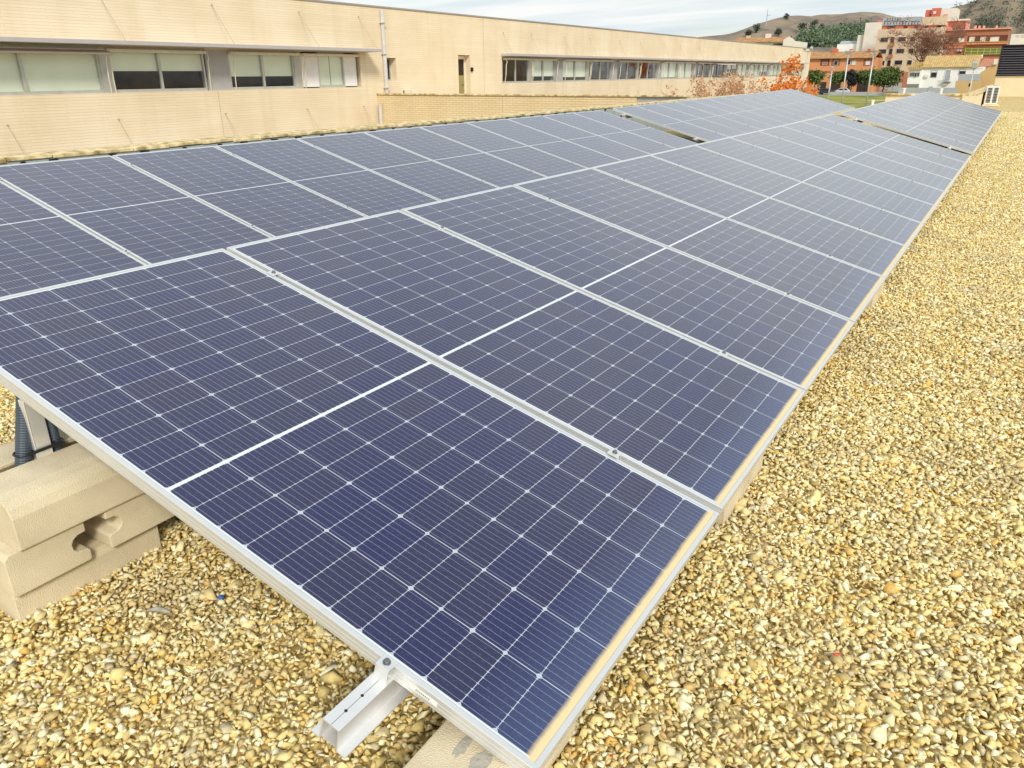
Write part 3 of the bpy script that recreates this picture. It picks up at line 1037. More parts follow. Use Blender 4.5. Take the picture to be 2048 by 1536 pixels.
wall_piece(yA, yB, GZ, ZS); wall_piece(yA, yB, ZT, ZR)
wall_piece(yC, yD, GZ, ZS); wall_piece(yC, yD, ZT, ZR)
wall_piece(yB, sw0, GZ, ZR)
wall_piece(sw0, sw1, GZ, 1.13); wall_piece(sw0, sw1, 1.85, ZR)
wall_piece(sw1, d0, GZ, ZR)
wall_piece(d0, d1, GZ, -0.1); wall_piece(d0, d1, 2.0, ZR)
wall_piece(d1, yC, GZ, ZR)
wall_piece(yD, Y_END, GZ, ZR)
m.box(-14, -D, Y_END - .3, Y_END, 0, zz(ZR)); m.box(-14, -D, yA, yA + .3, 0, zz(ZR))
m.box(-14.3, -14, yA, Y_END, 0, zz(ZR))
m.build('wall', M_brick, bld)
m = MB(); m.box(-14.3, -D, yA + .3, Y_END - .3, zz(ZR) - 0.4, zz(ZR) - 0.2)
m.build('roof', M_membrane, bld)
m = MB(); m.box(-D - .03, 0.03, yA, Y_END + .03, zz(ZR) + .002, zz(ZR) + .05)
m.build('metal_coping', M_metalcap, bld)
# dark rooms behind the windows
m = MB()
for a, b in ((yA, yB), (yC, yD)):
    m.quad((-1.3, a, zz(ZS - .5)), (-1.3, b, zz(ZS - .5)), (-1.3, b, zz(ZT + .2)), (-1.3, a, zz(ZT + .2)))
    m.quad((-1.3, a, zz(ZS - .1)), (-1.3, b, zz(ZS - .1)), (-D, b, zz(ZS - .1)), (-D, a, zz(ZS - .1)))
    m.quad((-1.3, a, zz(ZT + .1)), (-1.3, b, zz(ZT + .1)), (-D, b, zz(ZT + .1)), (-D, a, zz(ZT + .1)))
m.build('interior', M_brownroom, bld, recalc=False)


def window(y0, y1, blind, kind='blind', dark=False, mull=True, mat_blind=None):
    """Sliding window between y0 and y1 with a roller blind covering the top part."""
    f = MB()
    xo, xi = -0.07, -0.13
    t = 0.045
    f.box(xi, xo, y0, y1, zz(ZS), zz(ZS + .07)); f.box(xi, xo, y0, y1, zz(ZT - .06), zz(ZT))
    f.box(xi, xo, y0, y0 + t, zz(ZS + .07), zz(ZT - .06)); f.box(xi, xo, y1 - t, y1, zz(ZS + .07), zz(ZT - .06))
    w = f.build('window', M_winframe, bld)
    ym = (y0 + y1) / 2
    if mull:
        k = MB(); k.box(xi + .01, xo + .012, ym - .035, ym + .035, zz(ZS + .07), zz(ZT - .06))
        k.build('mullion', M_winframe, w)
    gm = MB()
    for a, b in (((y0 + t, ym - .035), (ym + .035, y1 - t)) if mull else ((y0 + t, y1 - t),)):
        gm.box(-0.105, -0.099, a, b, zz(ZS + .07), zz(ZT - .06))
    gm.build('pane', M_glass, w)
    if blind > 0:
        b_ = MB()
        zb = ZT - (ZT - ZS) * blind
        b_.box(-0.150, -0.146, y0 + .01, ym - .012, zz(zb), zz(ZT)); b_.box(-0.150, -0.146, ym + .012, y1 - .01, zz(zb + (0.0 if not dark else .05)), zz(ZT))
        b_.build('blind', mat_blind or M_blind, w)
    return w


def pillar(y0, y1):
    p_ = MB(); p_.box(-D + .002, -0.05, y0, y1, zz(ZS), zz(ZT))
    p_.build('pillar_panel', M_grey, bld)


def awning(y0, y1, out=0.0):
    """Rolled awning box under the canopy with two drop arms; out > 0 leaves the cloth part extended."""
    a_ = MB()
    zc = ZT - 0.075
    a_.box(-0.04, 0.10, y0 + .02, y1 - .02, zz(zc - .035), zz(zc + .035))
    aw = a_.build('awning', M_awncream, bld, bevel=0.01)
    for y_ in (y0 + .05, y1 - .05):
        s = MB()
        s.tube([(0.10, y_, zz(zc)), (0.17, y_, zz(zc - .12)), (0.12, y_, zz(zc - .22)), (0.10, y_, zz(zc - .62)), (0.02, y_ + .06, zz(ZS + .10)), (-0.02, y_ + .09, zz(ZS - .02))], 0.016, 6)
        s.build('arm', M_awncream, aw)
    if out:
        c = MB(); c.hexa([(0.10, y0, zz(zc - .01)), (0.10 + out, y0, zz(zc - .10)), (0.10 + out, y1, zz(zc - .10)), (0.10, y1, zz(zc - .01))],
                         [(0.10, y0, zz(zc)), (0.10 + out, y0, zz(zc - .06)), (0.10 + out, y1, zz(zc - .06)), (0.10, y1, zz(zc))])
        c.build('cloth', M_awnpink, aw)


M_awnpink = mat_plain('faded_pink_cloth', (0.66, 0.55, 0.47), rough=0.9)
# left ribbon
L_units = [(-420, -205, 1.0), (-200, 0, 1.0), (-2, 205, 1.0), (224, 414, 0.52), (462, 592, 0.66)]
for a, b, bl in L_units:
    y0 = fy(a) if a > -150 else (3.2 if a == -200 else 0.4)
    y1 = fy(b) if b > -150 else 3.1
    if a == -200: y1 = 5.9
    if a == -2: y0 = 6.0
    window(y0, y1, bl)
window(fy(640), fy(692), 1.0, mull=False)
pillar(fy(417), fy(461))
for a, b in ((606, 640), (692, 716)):
    m = MB(); m.box(-0.10, -0.07, fy(a), fy(b), zz(ZS + .03), zz(ZT - .05)); m.build('white_infill_panel', M_blind_w, bld)
for a, b in ((205, 224), (592, 606)):
    m = MB(); m.box(-0.13, -0.05, fy(a), fy(b), zz(ZS), zz(ZT)); m.build('post_panel', M_winframe, bld)
awning(3.0, 6.0); awning(6.1, fy(214), 0.25); awning(fy(215), fy(416)); awning(fy(461), fy(602)); awning(fy(603), fy(719))
# right ribbon
pill_px = [(1112.5, 1127), (1224, 1236), (1315.5, 1324), (1387, 1393.5), (1449, 1455), (1496, 1502), (1537, 1542), (1573, 1577)]
prev = 1006
bl_pat = [(0.0, 0.75), (0.8, 0.0), (0.0, 0.0), (0.9, 0.95), (0.0, 0.0), (0.4, 0.9), (0.95, 0.6), (0.9, 0.9), (0.8, 0.9)]
spans = []
for pa, pb in pill_px + [(1606, 1606)]:
    spans.append((fy(prev), fy(pa)))
    if pa < 1605: pillar(fy(pa), fy(pb))
    prev = pb
for i, (a, b) in enumerate(spans):
    mid = (a + b) / 2
    window(a + .03, mid - .12, bl_pat[i][0], mat_blind=M_blind_w if i in (2,) else None)
    window(mid + .12, b - .03, bl_pat[i][1])
    q = MB(); q.box(-0.13, -0.05, mid - .12, mid + .12, zz(ZS), zz(ZT)); q.build('post_panel', M_winframe, bld)
    awning(a + .02, mid); awning(mid, b - .02, 0.7 if i == 4 else 0.0)
# canopies with tie rods
m = MB()
m.box(0.0, 0.72, yA, 18.8, zz(2.00), zz(2.09)); m.box(0.0, 0.45, yC - .05, yD, zz(2.00), zz(2.09))
m.build('canopy', M_canopy, bld, bevel=0.008)
m = MB(); m.box(0.0, 0.72, yA, fy(740), zz(-0.72), zz(-0.62)); m.box(0.0, 0.45, yC - .05, yD, zz(-0.72), zz(-0.62))
m.build('canopy', M_canopy, bld, bevel=0.008)
M_rod = mat_plain('thin_rod', (0.52, 0.42, 0.29), rough=0.6, metal=0.2)
rods = [7.0, 9.87, 12.96, 16.01, 18.56]
pr_ = []
for i, (a, b) in enumerate(spans):
    pr_ += [a + .05, (a + b) / 2]
for k, (ys, zo, o) in enumerate(((rods, 3.04, .70), (pr_, 2.88, .43))):
    for y_ in ys:
        m = MB(); m.tube([(0.0, y_, zz(zo)), (o, y_, zz(2.09))], 0.008, 5); m.tube([(0.0, y_, zz(zo)), (0.02, y_, zz(zo))], 0.025, 8)
        m.build('tie_rod', M_rod, bld)
for y_ in [7.2, 9.78, 12.93, 15.98, 18.5] + pr_[:8]:
    m = MB(); m.tube([(0.0, y_, zz(0.36)), (.70 if y_ < 20 else .43, y_, zz(-0.62))], 0.008, 5); m.tube([(0.0, y_, zz(.36)), (0.02, y_, zz(.36))], 0.025, 8)
    m.build('tie_rod', M_rod, bld)
# expansion joints
m = MB()
for px in (430, 968):
    y_ = fy(px); m.box(0.0, 0.003, y_ - .007, y_ + .007, zz(GZ + .1), zz(ZS if px < 900 else ZR))
for a, b in spans[1:]:
    m.box(0.0, 0.003, a - .007, a + .007, zz(GZ + .1), zz(ZS))
m.build('expansion_joint', M_rod, bld)
# downpipe
yp = fy(768)
m = MB(); m.tube([(0.07, yp, zz(3.28)), (0.07, yp, zz(0.2))], 0.066, 14)
for z_ in (0.9, 1.95, 2.9):
    m.box(0.0, 0.165, yp - .10, yp + .10, zz(z_), zz(z_ + .03))
m.build('downpipe', M_pipe, bld)
# small window and door
m = MB(); m.box(-0.29, -0.25, sw0, sw1, zz(1.13), zz(1.17)); m.box(-0.29, -0.25, sw0, sw1, zz(1.81), zz(1.85)); m.box(-0.29, -0.25, sw1 - .05, sw1, zz(1.17), zz(1.81)); m.box(-0.29, -0.25, sw0, sw0 + .05, zz(1.17), zz(1.81))
w = m.build('window', M_winframe, bld)
m = MB(); m.box(-0.275, -0.27, sw0 + .05, sw1 - .05, zz(1.17), zz(1.81)); m.build('pane', M_glass, w)
m = MB(); m.box(-0.9, -0.85, sw0 - .3, sw1 + .3, zz(1.0), zz(2.0)); m.build('interior', M_dark, bld)
m = MB(); m.box(-0.295, -0.24, d0, d0 + .06, zz(-.1), zz(1.98)); m.box(-0.295, -0.24, d1 - .06, d1, zz(-.1), zz(1.98)); m.box(-0.295, -0.24, d0 + .06, d1 - .06, zz(1.86), zz(1.98))
dr = m.build('door', M_awncream, bld)
m = MB(); m.box(-0.285, -0.265, d0 + .06, d1 - .06, zz(-.1), zz(1.28)); m.build('door_leaf', mat_plain('olive_door', (0.30, 0.26, 0.10), rough=0.5), dr)
m = MB(); m.box(-0.28, -0.272, d0 + .06, d1 - .06, zz(1.28), zz(1.86)); m.build('pane', M_dark, dr)
m = MB(); m.tube([(-0.26, d1 - .12, zz(.95)), (-0.22, d1 - .12, zz(.95)), (-0.22, d1 - .26, zz(.95))], 0.012, 6); m.build('handle', M_steel, dr)
m = MB(); m.box(0.001, 0.06, fy(941), fy(944.5), zz(1.42), zz(1.56)); m.build('bell_box', M_black, bld)

# connecting wing with a terrace
wing = empty('connecting_wing', (XF, 19.2, GZ), 'lower cream brick wing with terrace parapet running from the building to our roof', 'building')
WL = 10.85
m = MB(); m.box(0.005, 9.40, 0, 0.25, 0, zz(0.70)); m.box(0.005, WL, 0.25, 8.0, 0, zz(-0.10))
m.build('wall', M_brick_y, wing)
m = MB()
for k in range(28):
    x0 = 0.005 + k * WL / 28
    for y_ in (0,):
        m.box(x0 + .003, x0 + WL / 28 - .003, y_ - .04, y_ + .29, zz(0.70) + .002, zz(0.745))
m.build('coping', M_coping, wing, bevel=0.006)
m = MB(); m.box(9.402, WL, 0.03, 0.25, 0, zz(0.70)); m.build('rendered_end', M_grey, wing)
m = MB(); m.tube([(0.16, -0.07, zz(0.42)), (0.16, -0.07, 0)], 0.06, 12); m.build('downpipe', M_pipe, wing)
m = MB(); m.box(5.0, 5.014, -0.003, 0.0, 0, zz(0.70)); m.build('expansion_joint', M_rod, wing)
# AC unit on the terrace
acp = at(800, 183, 'y', 20.6)
ac = empty('terrace_air_conditioner', (acp.x, 20.6, -0.10), 'beige air conditioner just showing above the terrace parapet by the downpipe', 'air conditioner')
m = MB(); m.box(-0.55, 0.55, 0, 0.4, 0.02, 0.94); m.build('casing', M_awncream, ac, bevel=0.01)
m = MB()
for k in range(9):
    m.box(-0.46 + k * .075, -0.40 + k * .075, -0.012, -0.002, 0.1, 0.91)
m.build('grille', M_black, ac)

# ------------------------------------------------------------------ far parapet, louvred block, outdoor unit
fp = empty('cream_end_parapet', (0, 29.0, 0), 'cream rendered parapet with yellow tile coping closing the roof beyond the far panels', 'parapet')
xl = at(1772, 190, 'y', 29).x
ZP = at(1860, 188, 'y', 29).z
m = MB(); m.box(xl, 1.05, 0, 0.22, GZ, ZP - .05); m.box(0.83, 1.05, 0.22, 20.6, GZ, ZP - .05); m.box(0.74, 1.12, -0.09, 0.25, -0.01, ZP - 0.05 + .003)
m.build('wall', M_cream, fp)
m = MB()
k = 0
x_ = xl - .05
while x_ < 1.0:
    m.box(x_ + .003, min(x_ + .40, 1.10) - .003, -0.06, 0.28, ZP - .046, ZP + .012 + .004 * (k % 2)); x_ += .40; k += 1
y_ = 0.30
while y_ < 20.5:
    m.box(0.77, 1.11, y_ + .003, y_ + .397, ZP - .046, ZP + .010 + .004 * (k % 2)); y_ += .40; k += 1
m.build('coping', M_coping, fp, bevel=0.008)

YL = 49.7
lb = empty('louvred_plant_room', (0, YL, 0), 'cream roof block carrying a dark horizontal louvre screen at the right edge', 'plant room')
zb = at(2020, 152, 'y', YL).z; zt = at(2020, 91.5, 'y', YL).z
xa = at(1990, 152, 'y', YL).x + .05
m = MB(); m.box(xa, 13, 0, 8, -0.01, zb - .05); m.box(xa - .10, 13, -0.04, 8, zb - .05, zb)
m.box(xa + .10, 13, 0.3, 7.5, zb, zt)
m.build('wall', M_cream, lb)
m = MB(); m.box(xa - .06, 13, -0.08, 8, zb + .002, zb + .035); m.box(xa - .02, xa + .04, -.03, .28, zb + .035, zt + .03); m.box(xa - .02, 13, -.03, .28, zt, zt + .05)
m.build('louvre_frame', mat_plain('dark_steel', (0.025, 0.018, 0.02), rough=0.5), lb)
m = MB()
ns = 12
for k in range(ns):
    z_ = zb + .06 + (zt - zb - .08) * k / ns
    m.hexa([(xa + .04, 0.0, z_), (13, 0.0, z_), (13, 0.16, z_ + .05), (xa + .04, 0.16, z_ + .05)], [(xa + .04, 0.0, z_ + .018), (13, 0.0, z_ + .018), (13, 0.16, z_ + .068), (xa + .04, 0.16, z_ + .068)])
m.build('louvre_slats', mat_plain('black_slats', (0.13, 0.125, 0.15), rough=0.45), lb)
m = MB(); m.box(xa + .04, 13, 0.17, 0.20, zb + .04, zt); m.build('louvre_backing', M_black, lb)

ab = at(1990, 211, 'z', 0.02)
ou = empty('roof_air_conditioner', (ab.x - .10, ab.y, 0.0), 'white outdoor air conditioning unit with dark slatted grille standing by the cream parapet', 'air conditioner', rot=(0, 0, R(8)))
m = MB(); m.box(-0.30, 0.16, 0, 0.75, 0.06, 0.72); m.build('casing', mat_plain('white_enamel', (0.80, 0.80, 0.78), rough=0.4), ou, bevel=0.012)
m = MB()
for c0, c1 in ((-0.25, -0.10), (-0.03, 0.11)):
    for k in range(10):
        m.box(c0, c1, -0.014, -0.001, 0.13 + k * .056, 0.165 + k * .056)
m.build('grille', M_black, ou)
m = MB(); m.box(-0.34, 0.22, -.1, 0.85, -0.005, 0.058); m.build('plinth', M_conc, ou)
m = MB(); m.tube([(-0.34, 0.3, .10), (-0.42, 0.3, .14), (-0.46, 0.3, .25), (-0.46, 0.3, 0.5)], 0.02, 8); m.tube([(-0.34, 0.45, .08), (-0.45, 0.45, .10), (-0.47, 0.45, .5)], 0.014, 8)
m.build('pipe', M_awncream, ou)
# white vent posts beyond the parapet
for i, (px, py, lab) in enumerate([(1745, 208, 'short white post on the roof edge left of the cream parapet'), (1807, 188, 'white vent post rising behind the left part of the cream parapet'), (1881, 189, 'white vent post rising behind the middle of the cream parapet')]):
    yv = 28.3 if i == 0 else 29.6
    q = at(px, py, 'y', yv)
    hgt = 0.10 if i == 0 else 0.16
    m = MB(); m.tube([(q.x, yv, -0.02), (q.x, yv, q.z + hgt)], 0.045, 12); m.tube([(q.x, yv, q.z + hgt), (q.x, yv, q.z + hgt + .03)], [0.06, 0.05], 12)
    tag(m.build('vent_post', M_white), lab, 'post', 'white posts at the roof end')


# ------------------------------------------------------------------ vegetation
def branch_tree(m, base, height, spread, levels, n0, r0, seed, up=0.5, tips=None, lean=(0, 0)):
    r = random.Random(seed)

    def grow(p, d, L, rad, lv):
        pts, rs = [p.copy()], [rad]
        q = p.copy(); dd = d.copy()
        for k in range(3):
            dd = (dd + Vector((r.gauss(0, .14), r.gauss(0, .14), r.gauss(0, .08) + .03))).normalized()
            q = q + dd * (L / 3); pts.append(q.copy()); rs.append(rad * (1 - .20 * (k + 1)))
        m.tube(pts, rs, 6 if lv < 2 else (4 if lv < 3 else 3), caps=False)
        if lv >= levels:
            if tips is not None: tips.append(q.copy())
            return
        for k in range(n0 if lv == 0 else r.choice((2, 3, 3)) + (1 if lv == 1 else 0)):
            az = r.uniform(0, 2 * math.pi); el = r.uniform(.35, 1.0) * spread
            side = Vector((math.cos(az), math.sin(az), 0))
            nd = (dd * math.cos(el) + side * math.sin(el) + Vector((0, 0, up * .3))).normalized()
            i = 1 if (k % 2 and lv > 0) else 3
            grow(pts[max(1, i - (k % 2))] if lv else pts[3 - (k % 2)], nd, L * r.uniform(.60, .85), rs[-1] * .72, lv + 1)
    grow(Vector(base), Vector((lean[0], lean[1], 1)).normalized(), height, r0, 0)


def leaf_quads(centers, per, radius, size, seed, flat=1.0):
    r = np.random.default_rng(seed)
    C_ = np.repeat(np.array(centers), per, 0)
    n = len(C_)
    P_ = C_ + r.normal(0, 1, (n, 3)) * np.array([radius, radius, radius * flat])
    a = r.normal(size=(n, 3)); a /= np.linalg.norm(a, axis=1)[:, None]
    b = np.cross(a, r.normal(size=(n, 3))); b /= np.linalg.norm(b, axis=1)[:, None]
    s = size * r.uniform(.6, 1.3, n)[:, None]
    V = np.stack([P_ - a * s, P_ + b * s * .55, P_ + a * s, P_ - b * s * .55], 1).reshape(-1, 3)
    m = MB(); m.v = [tuple(v) for v in V]; m.f = [(4 * i, 4 * i + 1, 4 * i + 2, 4 * i + 3) for i in range(n)]
    return m


def blob_centers(cx, cy, cz, rx, ry, rz, n, seed, lo=0.35):
    r = np.random.default_rng(seed)
    v = r.normal(size=(n, 3)); v /= np.linalg.norm(v, axis=1)[:, None]
    k = r.uniform(lo, 1.0, n)[:, None]
    return np.array([cx, cy, cz]) + v * k * np.array([rx, ry, rz])


# brown shrubs and the orange tree in the courtyard
def shrub(px0, px1, ytop, X, seed, label, nst):
    p0, p1 = at(px0, 190, 'x', X), at(px1, 190, 'x', X)
    top = at((px0 + px1) / 2, ytop, 'x', X).z
    yc, hw = (p0.y + p1.y) / 2, (p1.y - p0.y) / 2
    root = empty('bare_shrub', (X, yc, GZ), label, 'shrub', 'brown shrubs in the courtyard')
    r = random.Random(seed)
    tips = []
    m = MB()
    for k in range(nst):
        bx, by = r.uniform(-.5, .5), r.uniform(-.55, .55) * hw
        tx, ty = r.uniform(-1.2, 1.2), by + r.gauss(0, .35) * 1.0
        ty = max(-hw, min(hw, ty))
        tz = (top - GZ) * (1 - .22 * abs(r.gauss(0, .8)))
        pts = [Vector((bx, by, 0)), Vector((bx * .6 + tx * .4, by * .6 + ty * .4, tz * .5)), Vector((tx, ty, tz))]
        m.tube(pts, [.02, .013, .006], 4, caps=False)
        for q in range(7):
            t = r.uniform(.55, 1); s = pts[1].lerp(pts[2], t)
            e = s + Vector((r.gauss(0, .18), r.gauss(0, .18), r.uniform(.1, .4)))
            m.tube([s, e], [.006, .003], 3, caps=False)
            for w_ in range(4): tips.append(s.lerp(e, r.random()) + Vector((r.gauss(0, .05), r.gauss(0, .05), r.gauss(0, .05))))
    m.build('stems', M_pinkbark, root)
    leaf_quads(tips, 2, .06, .06, seed).build('leaves', M_brown_leaf, root, recalc=False)


shrub(1364, 1390, 152, -10, 1, 'small sparse brown shrub in front of the building, left of the tall thicket', 14)
shrub(1402, 1462, 150, -10, 2, 'tall dense brown leaved shrub thicket in front of the far windows', 44)
shrub(1455, 1512, 152, -10.5, 3, 'brown shrub thicket beside the orange tree', 36)

ob = at(1566, 190, 'x', -11)
ot = empty('orange_tree', (ob.x, ob.y, GZ), 'autumn tree with orange leaves beside the building end', 'tree')
m = MB(); tips = []
branch_tree(m, (0, 0, 0), 2.4, .62, 3, 7, .10, 21, .9, tips)
for k in range(5):
    branch_tree(m, (.35 * (k - 2), .3 * ((k * 2) % 5 - 2), 0), 2.0, .55, 2, 5, .06, 30 + k, .8, tips, lean=(.28 * (k - 2), .15 * ((k * 2) % 5 - 2)))
m.build('trunk', M_bark, ot)
tips = [t for t in tips if t.z > 2.2]
zmax = max(t.z for t in tips); ymax = max(abs(t.y) for t in tips); xmax = max(abs(t.x) for t in tips)
topz = at(1572, 120, 'x', -11).z - GZ
half = at(1636, 180, 'x', -11).y - ob.y
scl = Vector((2.7 / xmax, 2.7 / ymax, topz / (zmax + .15)))
for o_ in ot.children:
    o_.scale = scl
tips = [Vector((t.x * scl.x, t.y * scl.y, t.z * scl.z)) for t in tips]
rt_ = random.Random(8)
tips = [t for t in tips if rt_.random() < .6]
leaf_quads(tips, 18, .19, .125, 5).build('leaves', M_orange_leaf, ot, recalc=False)
# a pale creeper of dry stems below the orange crown
shrub(1520, 1632, 168, -12, 6, 'pale dry undergrowth below the orange tree', 44)


# ------------------------------------------------------------------ poles
def pole(name, px, ptop, pbot, Y, r, label, heads=0, hw=0.5):
    t, b = at(px, ptop, 'y', Y), at(px, pbot, 'y', Y)
    root = empty(name, (t.x, Y, GZ), label, 'pole', 'tall thin lamp posts over the field')
    m = MB(); m.tube([(0, 0, 0), (0, 0, t.z - GZ)], [r, r * .7], 8); m.build('post', M_galv, root, smooth=True)
    if heads:
        m = MB(); m.box(-hw * 1.1, hw * 1.1, -.05, .05, t.z - GZ, t.z - GZ + .08); m.build('crossbar', M_galv, root)
        for k in range(heads):
            x_ = -hw + 2 * hw * k / max(1, heads - 1) if heads > 1 else 0
            m = MB(); m.hexa([(x_ - hw * .35, -.2, t.z - GZ + .1), (x_ + hw * .35, -.2, t.z - GZ + .1), (x_ + hw * .35, .2, t.z - GZ + .2), (x_ - hw * .35, .2, t.z - GZ + .2)],
                             [(x_ - hw * .35, -.3, t.z - GZ + .1 + hw * .7), (x_ + hw * .35, -.3, t.z - GZ + .1 + hw * .7), (x_ + hw * .35, .1, t.z - GZ + .2 + hw * .8), (x_ - hw * .35, .1, t.z - GZ + .2 + hw * .8)])
            m.build('floodlight', M_galv, root)
    return root


pole('floodlight_pole', 1616, 104, 185, 62, .035, 'grey pole with twin floodlights at the far corner of the brick building', 2, .22)
pole('floodlight_pole', 1697, 108, 207, 120, .12, 'tall pole with a cluster of floodlights over the field, before the cars', 3, .35)
pole('floodlight_pole', 1747, 112, 207, 120, .11, 'tall floodlight pole over the field before the green trees', 2, .30)
pole('lamp_post', 1664, 140, 203, 120, .11, 'shorter lamp post in the field beside the dark parked car', 1, .35)
pole('floodlight_pole', 1948, 138, 186, 110, .07, 'pole with a square grey floodlight before the white house', 1, .8)

# ------------------------------------------------------------------ the town
def colr(name, c, **k):
    return mat_plain(name, c, rough=0.9, var=0.06, scale=0.5, **k)


M_or = colr('orange_render', (0.72, 0.32, 0.14))
M_beige = colr('beige_render', (0.66, 0.52, 0.36))
M_lightbeige = colr('pale_beige_render', (0.78, 0.72, 0.62))
M_pink = colr('pink_render', (0.76, 0.36, 0.26))
M_redr = colr('red_render', (0.62, 0.16, 0.09))
M_rbrick = colr('red_brick', (0.44, 0.18, 0.10))
M_ochre = colr('ochre_render', (0.60, 0.40, 0.18))
M_tilebrown = mat_tile_roof('brown_tiles', (0.34, 0.16, 0.065), (0.58, 0.33, 0.13), 0.5)
M_tileyel = mat_tile_roof('yellow_tiles', (0.46, 0.30, 0.11), (0.62, 0.44, 0.18), 0.45)
M_tilered = mat_tile_roof('red_tiles', (0.48, 0.18, 0.10), (0.58, 0.26, 0.15), 0.4)
M_win = mat_plain('dark_window', (0.02, 0.022, 0.035), rough=0.12, var=0.3)
M_shut = colr('white_shutter', (0.74, 0.72, 0.68))
M_zinc = colr('grey_cladding', (0.40, 0.42, 0.44))
M_yellowmetal = colr('yellow_metal', (0.60, 0.55, 0.10))


class Town:
    """One town building: photo pixels are turned to metres on its front plane y = Y, the ground at GZ."""

    def __init__(self, name, Y, ref, label, cat='building', group=None):
        self.Y = Y
        self.k = at(ref[0], ref[1], 'y', Y)
        self.root = empty(name, (self.k.x, Y, GZ), label, cat, group)

    def xz(self, px, py):
        p = at(px, py, 'y', self.Y)
        return p.x - self.k.x, p.z - GZ

    def rect(self, x0, y0, x1, y1):
        cy = (y0 + y1) / 2
        a, b = self.xz(x0, cy), self.xz(x1, cy)
        return a[0], b[0], self.xz((x0 + x1) / 2, y1)[1], self.xz((x0 + x1) / 2, y0)[1]

    def box(self, part, mat, r, depth, ground=False, dy=0.0, parent=None, m=None):
        X0, X1, Z0, Z1 = self.rect(*r)
        if ground: Z0 = 0
        mm = MB(); mm.box(X0, X1, dy, dy + depth, Z0, Z1)
        return mm.build(part, mat, parent or self.root)

    def win(self, cx, cy, w, h, mat=None, frame=None, out=0.0, sh=None):
        """Window with frame, recess-dark pane and optional half shutter."""
        x, z = self.xz(cx, cy)
        s = (self.Y - CAM.y) / FPX / math.cos(R(31.95)) * 0.85 * 1.0
        s = abs(self.xz(cx + 1, cy)[0] - x); sz = abs(self.xz(cx, cy + 1)[1] - z)
        hw, hh = w * s / 2, h * sz / 2
        f = MB(); t = min(hw, hh) * .16
        f.box(x - hw - t, x + hw + t, out - .12, out - .005, z - hh - t, z - hh); f.box(x - hw - t, x + hw + t, out - .12, out - .005, z + hh, z + hh + t)
        f.box(x - hw - t, x - hw, out - .12, out - .005, z - hh, z + hh); f.box(x + hw, x + hw + t, out - .12, out - .005, z - hh, z + hh)
        w_ = f.build('window', frame or M_shut, self.root)
        p = MB(); p.box(x - hw, x + hw, out - .05, out - .01, z - hh, z + hh); p.build('pane', mat or M_win, w_)
        if sh:
            p = MB(); p.box(x - hw, x + hw, out - .09, out - .055, z + hh - 2 * hh * sh, z + hh); p.build('shutter', M_shut, w_)
        return w_

    def gable(self, part, mat, x0, x1, pe, pr_, depth, over=0.4):
        """Roof: eave line at photo height pe, ridge at pr_ (both pixels), running along x."""
        a, b = self.xz(x0, pe), self.xz(x1, pe)
        zr = self.xz((x0 + x1) / 2, pr_)[1]; ze = (a[1] + b[1]) / 2
        m = MB()
        m.prism([(-over, ze - .12), (-over, ze), (depth / 2, zr), (depth + over, ze), (depth + over, ze - .12), (depth / 2, zr - .15)], 'x', a[0] - over * .5, b[0] + over * .5)
        o = m.build(part, mat, self.root)
        return o


# house roof behind the brick building
t = Town('tiled_house', 150, (1520, 90), 'low house with brown tiled roof and cream gable beyond the brick building', 'house')
t.box('wall', M_lightbeige, (1470, 84, 1590, 110), 9, True)
rf = t.gable('roof', M_tilebrown, 1464, 1568, 84, 73, 8)
t.box('chimney', M_lightbeige, (1521, 66, 1530, 76), 1.0, dy=3.2, parent=rf); t.box('chimney', M_beige, (1482, 70, 1488, 76), 1.0, dy=3.2, parent=rf)
x, z = t.xz(1577, 80)
m = MB(); g0 = t.xz(1567, 92); g1 = t.xz(1589, 92); zt_ = t.xz(1577, 73)[1]
m.prism([(g0[0], 0), (g1[0], 0), (g1[0], t.xz(1588, 82)[1]), ((g0[0] + g1[0]) / 2, zt_), (g0[0], t.xz(1567, 80)[1])], 'y', -.6, -.02)
m.build('gable_wall', M_lightbeige, t.root)
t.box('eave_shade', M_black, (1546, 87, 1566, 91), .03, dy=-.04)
t.box('flue', M_black, (1581.5, 72, 1583.5, 76), .3, dy=-.3)

# orange row house
t = Town('orange_row_house', 235, (1685, 180), 'orange rendered row house with brown tiled roof and dark garage doors', 'house')
t.box('wall', M_or, (1612, 116, 1747, 186), 12, True)
rf = t.gable('roof', M_tilebrown, 1608, 1748, 116, 102, 12, 0.8)
for a, b in ((1658, 1668), (1692, 1698), (1729, 1734)):
    t.box('chimney', M_redr, (a, 97, b, 106), 1.4, dy=4.5, parent=rf)
t.box('loggia', mat_plain('loggia_brown', (0.22, 0.09, 0.05), rough=.9), (1641, 118, 1659, 131), .05, dy=-.06); t.box('loggia', mat_plain('loggia_brown', (0.34, 0.14, 0.07), rough=.9), (1663, 118, 1680, 131), .05, dy=-.06)
t.box('loggia', mat_plain('loggia_red', (0.42, 0.13, 0.07), rough=.9), (1727, 118, 1744, 131), .05, dy=-.06)
t.win(1672, 126, 7, 8, out=-.08); t.win(1697.5, 124.5, 7, 9); t.win(1708, 125.5, 7, 8, mat=M_shut); t.win(1650, 127, 9, 5, out=-.08, mat=M_rbrick); t.win(1736, 126, 8, 7, mat=M_shut, out=-.08)
t.box('string_course', M_redr, (1616, 141.5, 1746, 143.5), .2, dy=-.2)
for a, b, c in ((1635, 1652, 164), (1662, 1681, 164), (1714, 1736, 163), (1695, 1700, 166)):
    t.box('garage_door', mat_plain('dark_garage', (0.05, 0.03, 0.025), rough=.8), (a, c, b, 182), .05, True, dy=-.06)

